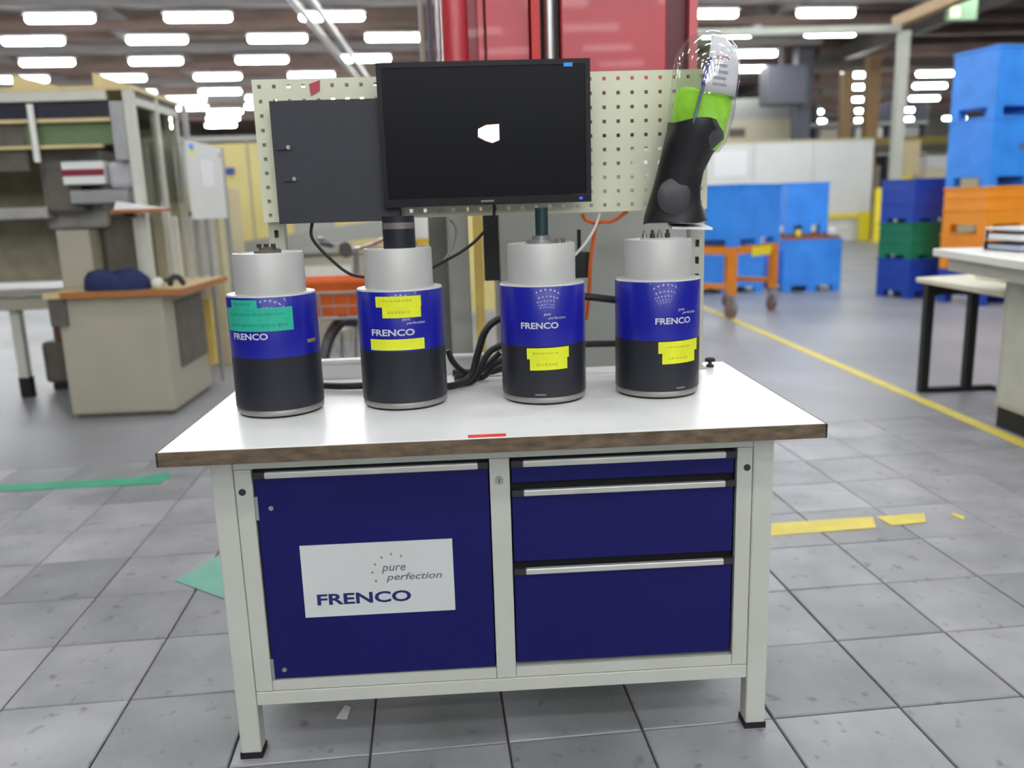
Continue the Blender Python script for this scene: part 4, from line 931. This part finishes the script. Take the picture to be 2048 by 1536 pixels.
for k, z in enumerate((1.0305, 1.088)):
    f_ = MB(); f_.box(2.98, 3.58, 2.70, 3.02, z, z+0.006); f_.box(2.98, 3.58, 3.012, 3.02, z+0.006, z+0.045); f_.box(3.572, 3.58, 2.70, 3.01, z+0.006, z+0.045)
    f_.build('tray', DARKP if k == 0 else ALF, ty)
    part(ty, 'paper_sheaf', mat('sheaf_blue', (176, 186, 206), 0.6) if k == 0 else PAPER, 2.99, 3.56, 2.71, 3.0, z+0.0065, z+0.034)
    part(ty, 'tray_post', DARKP, 2.985, 2.995, 3.01, 3.02, z, z+0.058)
part(ty, 'top_tray', WHITEC, 2.98, 3.58, 2.70, 3.02, 1.147, 1.162)
bt_ = thing('black_framed_table', 'cream-topped table on black square legs behind the white desk', 'table', (3.5, 3.6, 0))
quad(bt_, 'top', TABT, ((3.05, 2.90), (3.66, 2.90), (3.66, 4.06), (3.08, 3.93)), 0.757, 0.79, bevel=0.003)
for x, y in ((3.07, 3.75), (3.385, 3.75), (3.58, 3.62), (3.58, 2.95)):
    part(bt_, 'leg', RUBBER, x, x+(0.055 if x < 3.5 else 0.035), y, y+0.055, 0.03, 0.7565)
part(bt_, 'foot_rail', RUBBER, 3.07, 3.61, 3.75, 3.805, 0.0, 0.0295); part(bt_, 'foot_rail', RUBBER, 3.58, 3.615, 2.95, 3.7495, 0.0, 0.0295)
part(bt_, 'apron', RUBBER, 3.126, 3.384, 3.76, 3.79, 0.68, 0.7565)
tag(B(3.36, 3.62, 3.2, 3.7, 0.7905, 0.85).build('white_box', WHITEC, loc=(3.5, 3.45, 0.79), bevel=0.006), 'low white box on the cream-topped table beside the desk', 'box')

# white wall partition with yellow guard
wp = thing('white_partition', 'white panel partition with yellow guard rail far behind the blue containers', 'partition', (9.9, 24.1, 0))
for k in range(4):
    x = 5.0+k*1.86; part(wp, 'panel', WHITEB, x, x+1.84, 24.0, 24.08, 0.35, 3.0)
part(wp, 'top_trim', mat('trim_olive', (190, 184, 140), 0.5), 5.0, 12.42, 23.98, 24.1, 3.001, 3.06)
part(wp, 'plinth', WHITEB, 5.0, 12.42, 23.99, 24.09, 0.0, 0.349)
part(wp, 'poster', PAPER, 7.5, 8.5, 23.985, 23.9995, 2.05, 2.8)
part(wp, 'guard_rail', YELB, 9.5, 12.1, 23.78, 23.85, 0.70, 0.82)
for x, h_ in ((11.95, 0.86),):
    part(wp, 'guard_post', YELB, x, x+0.3, 23.6, 23.776, 0.0, h_)
bp = at(1754, 484, 'z', 0)
for x, y, h_, lab in ((bp.x, bp.y, 1.5, 'tall yellow bollard at the corner of the white partition'),):
    q = thing('yellow_bollard', lab, 'bollard', (x, y, 0))
    MB().lathe((x, y, 0), [(0.14, 0.02), (0.14, h_), (0.10, h_+0.05)], 18).build('tube', YELB, q, smooth=True); MB().lathe((x, y, 0), [(0.22, 0), (0.22, 0.02)], 18).build('base_plate', YELB, q)
yb = thing('yellow_post_guard', 'second yellow bollard with beige upper half beside the dark blue crates', 'bollard', (13.2, 23.4, 0))
MB().lathe((13.2, 23.4, 0), [(0.17, 0), (0.17, 1.9)], 16).build('tube', YELB, yb, smooth=True)
part(yb, 'upper_box', mat('box_sand', (206, 190, 146), 0.5), 13.0, 13.45, 23.2, 23.6, 1.901, 2.9)

# gantry: grey column, cross beam, brown runway beam
ga = thing('gantry_frame', 'pale grey steel column with cross beam and brown runway beam at right', 'gantry', (9.05, 16, 0))
part(ga, 'column', COLG, 8.95, 9.15, 15.9, 16.1, 0.02, 4.62, bevel=0.01)
part(ga, 'base_plate', COLG, 8.85, 9.25, 15.8, 16.2, 0.0, 0.0195)
part(ga, 'cross_beam', COLG, 4.0, 8.945, 15.92, 16.08, 4.60, 4.74)
part(ga, 'runway_beam', BRNC, 8.93, 9.17, 6.0, 16.3, 4.741, 4.95)
part(ga, 'column', COLG, 4.0, 4.2, 15.9, 16.1, 0.0, 4.5995)
sgn = thing('hanging_sign', 'pale green lit sign box hanging from the roof at upper right', 'sign', (9.65, 15.0, 4.6))
part(sgn, 'box', SIGNG, 9.36, 9.93, 14.94, 15.06, 4.61, 5.0, bevel=0.01)
part(sgn, 'lit_corner', mat('sign_glow', (226, 236, 196), 0.4, emit=0.6), 9.40, 9.58, 14.93, 14.9395, 4.66, 4.85)
for x in (9.45, 9.85): MB().rod((x, 15, 5.0), (x, 15, 6.9), 0.01, 6).build('hanger', BEAMG, sgn)

# far columns and plant behind the white partition
def column(px0, px1, pyt, y, z0, z1, m_, lab):
    a_ = at(px0, 200, 'y', y); b_ = at(px1, 200, 'y', y)
    t_ = thing('hall_column', lab, 'column', ((a_.x+b_.x)/2, y, 0))
    hw = (b_.x-a_.x)/2; cx = (a_.x+b_.x)/2
    part(t_, 'shaft', m_, cx-hw, cx+hw, y-hw, y+hw, 0.03, z1, bevel=0.02); part(t_, 'base_plate', m_, cx-hw*1.4, cx+hw*1.4, y-hw*1.4, y+hw*1.4, 0, 0.0295)
    return t_
column(1588, 1618, 150, 27, 0, 6.2, DKCOL, 'dark grey roof column behind the white partition')
column(1682, 1702, 140, 28, 0, 5.5, BRNC, 'thin brown column behind the white partition, left of its twin')
column(1730, 1754, 110, 28, 0, 6.0, BRNC, 'thick tan column behind the white partition, nearest the grey gantry')
dh = thing('vent_box', 'dark grey ventilation box on the dark roof column', 'vent', (10.2, 26.2, 4.4))
part(dh, 'box', DKCOL, 9.7, 11.0, 25.8, 26.6, 4.3, 5.5, bevel=0.02); part(dh, 'hanger', BEAMG, 10.2, 10.3, 26.1, 26.2, 5.5, 6.9)
fm = thing('far_machine_block', 'cream machine block rising above the white partition behind the bottle', 'machine', (9.6, 29, 0))
part(fm, 'body', mat('machine_cream', (196, 190, 166), 0.5, var=0.1, scale=1), 8.9, 11.6, 28.5, 30, 0, 4.1, bevel=0.02)
part(fm, 'hood', PGREY, 9.0, 11.5, 28.55, 29.9, 4.101, 4.8, bevel=0.02); part(fm, 'hatch', DKG, 9.3, 9.9, 28.48, 28.4995, 3.5, 3.8)
fr_ = thing('storage_rack', 'far storage rack with grey and cream bays between the brown columns', 'rack', (14, 33, 0))
for k in range(5):
    x = 12.6+k*1.5; part(fr_, 'upright', DKCOL, x, x+0.1, 32.5, 33.5, 0, 5.0)
for z in (1.4, 2.9, 4.1): part(fr_, 'shelf', PGREY, 12.6, 18.7, 32.45, 33.5, z+0.0, z+0.12)
for k in range(4):
    for j, z in enumerate((0.0, 1.521, 3.021)):
        m_ = (WHITEB, PGREY, TABT, WALLC)[(k+j) % 4]; x = 12.8+k*1.5
        part(fr_, 'stored_box', m_, x, x+1.1, 32.6, 33.4, z, z+1.0)
mz = thing('crane_beam', 'olive yellow crane beam crossing behind the grey gantry column', 'beam', (16, 27, 3.1))
part(mz, 'girder', mat('beam_olive', (150, 136, 66), 0.5), 13.4, 22, 26.9, 27.1, 3.0, 3.25); part(mz, 'lower_flange', DKG, 13.4, 22, 26.85, 27.15, 2.75, 2.9995)
part(mz, 'leg', DKG, 13.45, 13.6, 26.95, 27.1, 0, 2.7495); part(mz, 'leg', DKG, 21.7, 21.85, 26.95, 27.1, 0, 2.7495)
cmk = thing('cream_machine', 'cream machine housing far behind the narrow crate stack', 'machine', (15.5, 24.5, 0))
part(cmk, 'body', mat('machine_ivory', (222, 212, 178), 0.5), 14.2, 17.5, 24.2, 25.5, 0, 2.1, bevel=0.02); part(cmk, 'cap', WHITEB, 14.3, 16.5, 24.3, 25.3, 2.101, 2.5, bevel=0.02)
# pale twin pipes under the roof, and a slanted lamp
for dx, lab in ((0, 'left one of two pale pipes running under the roof'), (0.42, 'right one of two pale pipes running under the roof')):
    t_ = thing('roof_pipe', lab, 'pipe', (-3.26+dx, 16, 5.4))
    MB().rod((-3.25+dx, 8, 5.4), (-3.27+dx*0.7, 26, 5.4), 0.07, 12).build('pipe', PIPEW, t_, smooth=True)
    for y in (12, 18, 24): part(t_, 'hanger', BEAMG, -3.27+dx*0.85, -3.25+dx*0.85, y, y+0.02, 5.46, 6.62)
# machines far left seen between the cabin and the pegboard
for x, y, wd, h_, m_, lab in ((-9.5, 20, 5, 2.6, WALLC, 'long cream machine row far behind the notice board'), (-4.2, 26, 3, 2.6, PGREY, 'grey far machine behind the yellow partition')):
    t_ = thing('far_machine', lab, 'machine', (x, y, 0))
    part(t_, 'body', m_, x-wd/2, x+wd/2, y, y+1.5, 0, h_, bevel=0.02); part(t_, 'door', WHITEB, x-wd/4, x+wd/4, y-0.03, y-0.0005, 0.4, h_-0.5)
    part(t_, 'top_box', DKG, x-wd/3, x+wd/5, y+0.2, y+1.2, h_+0.0005, h_+0.5)

for o in bpy.data.objects:
    if '_o' in o: del o['_o']
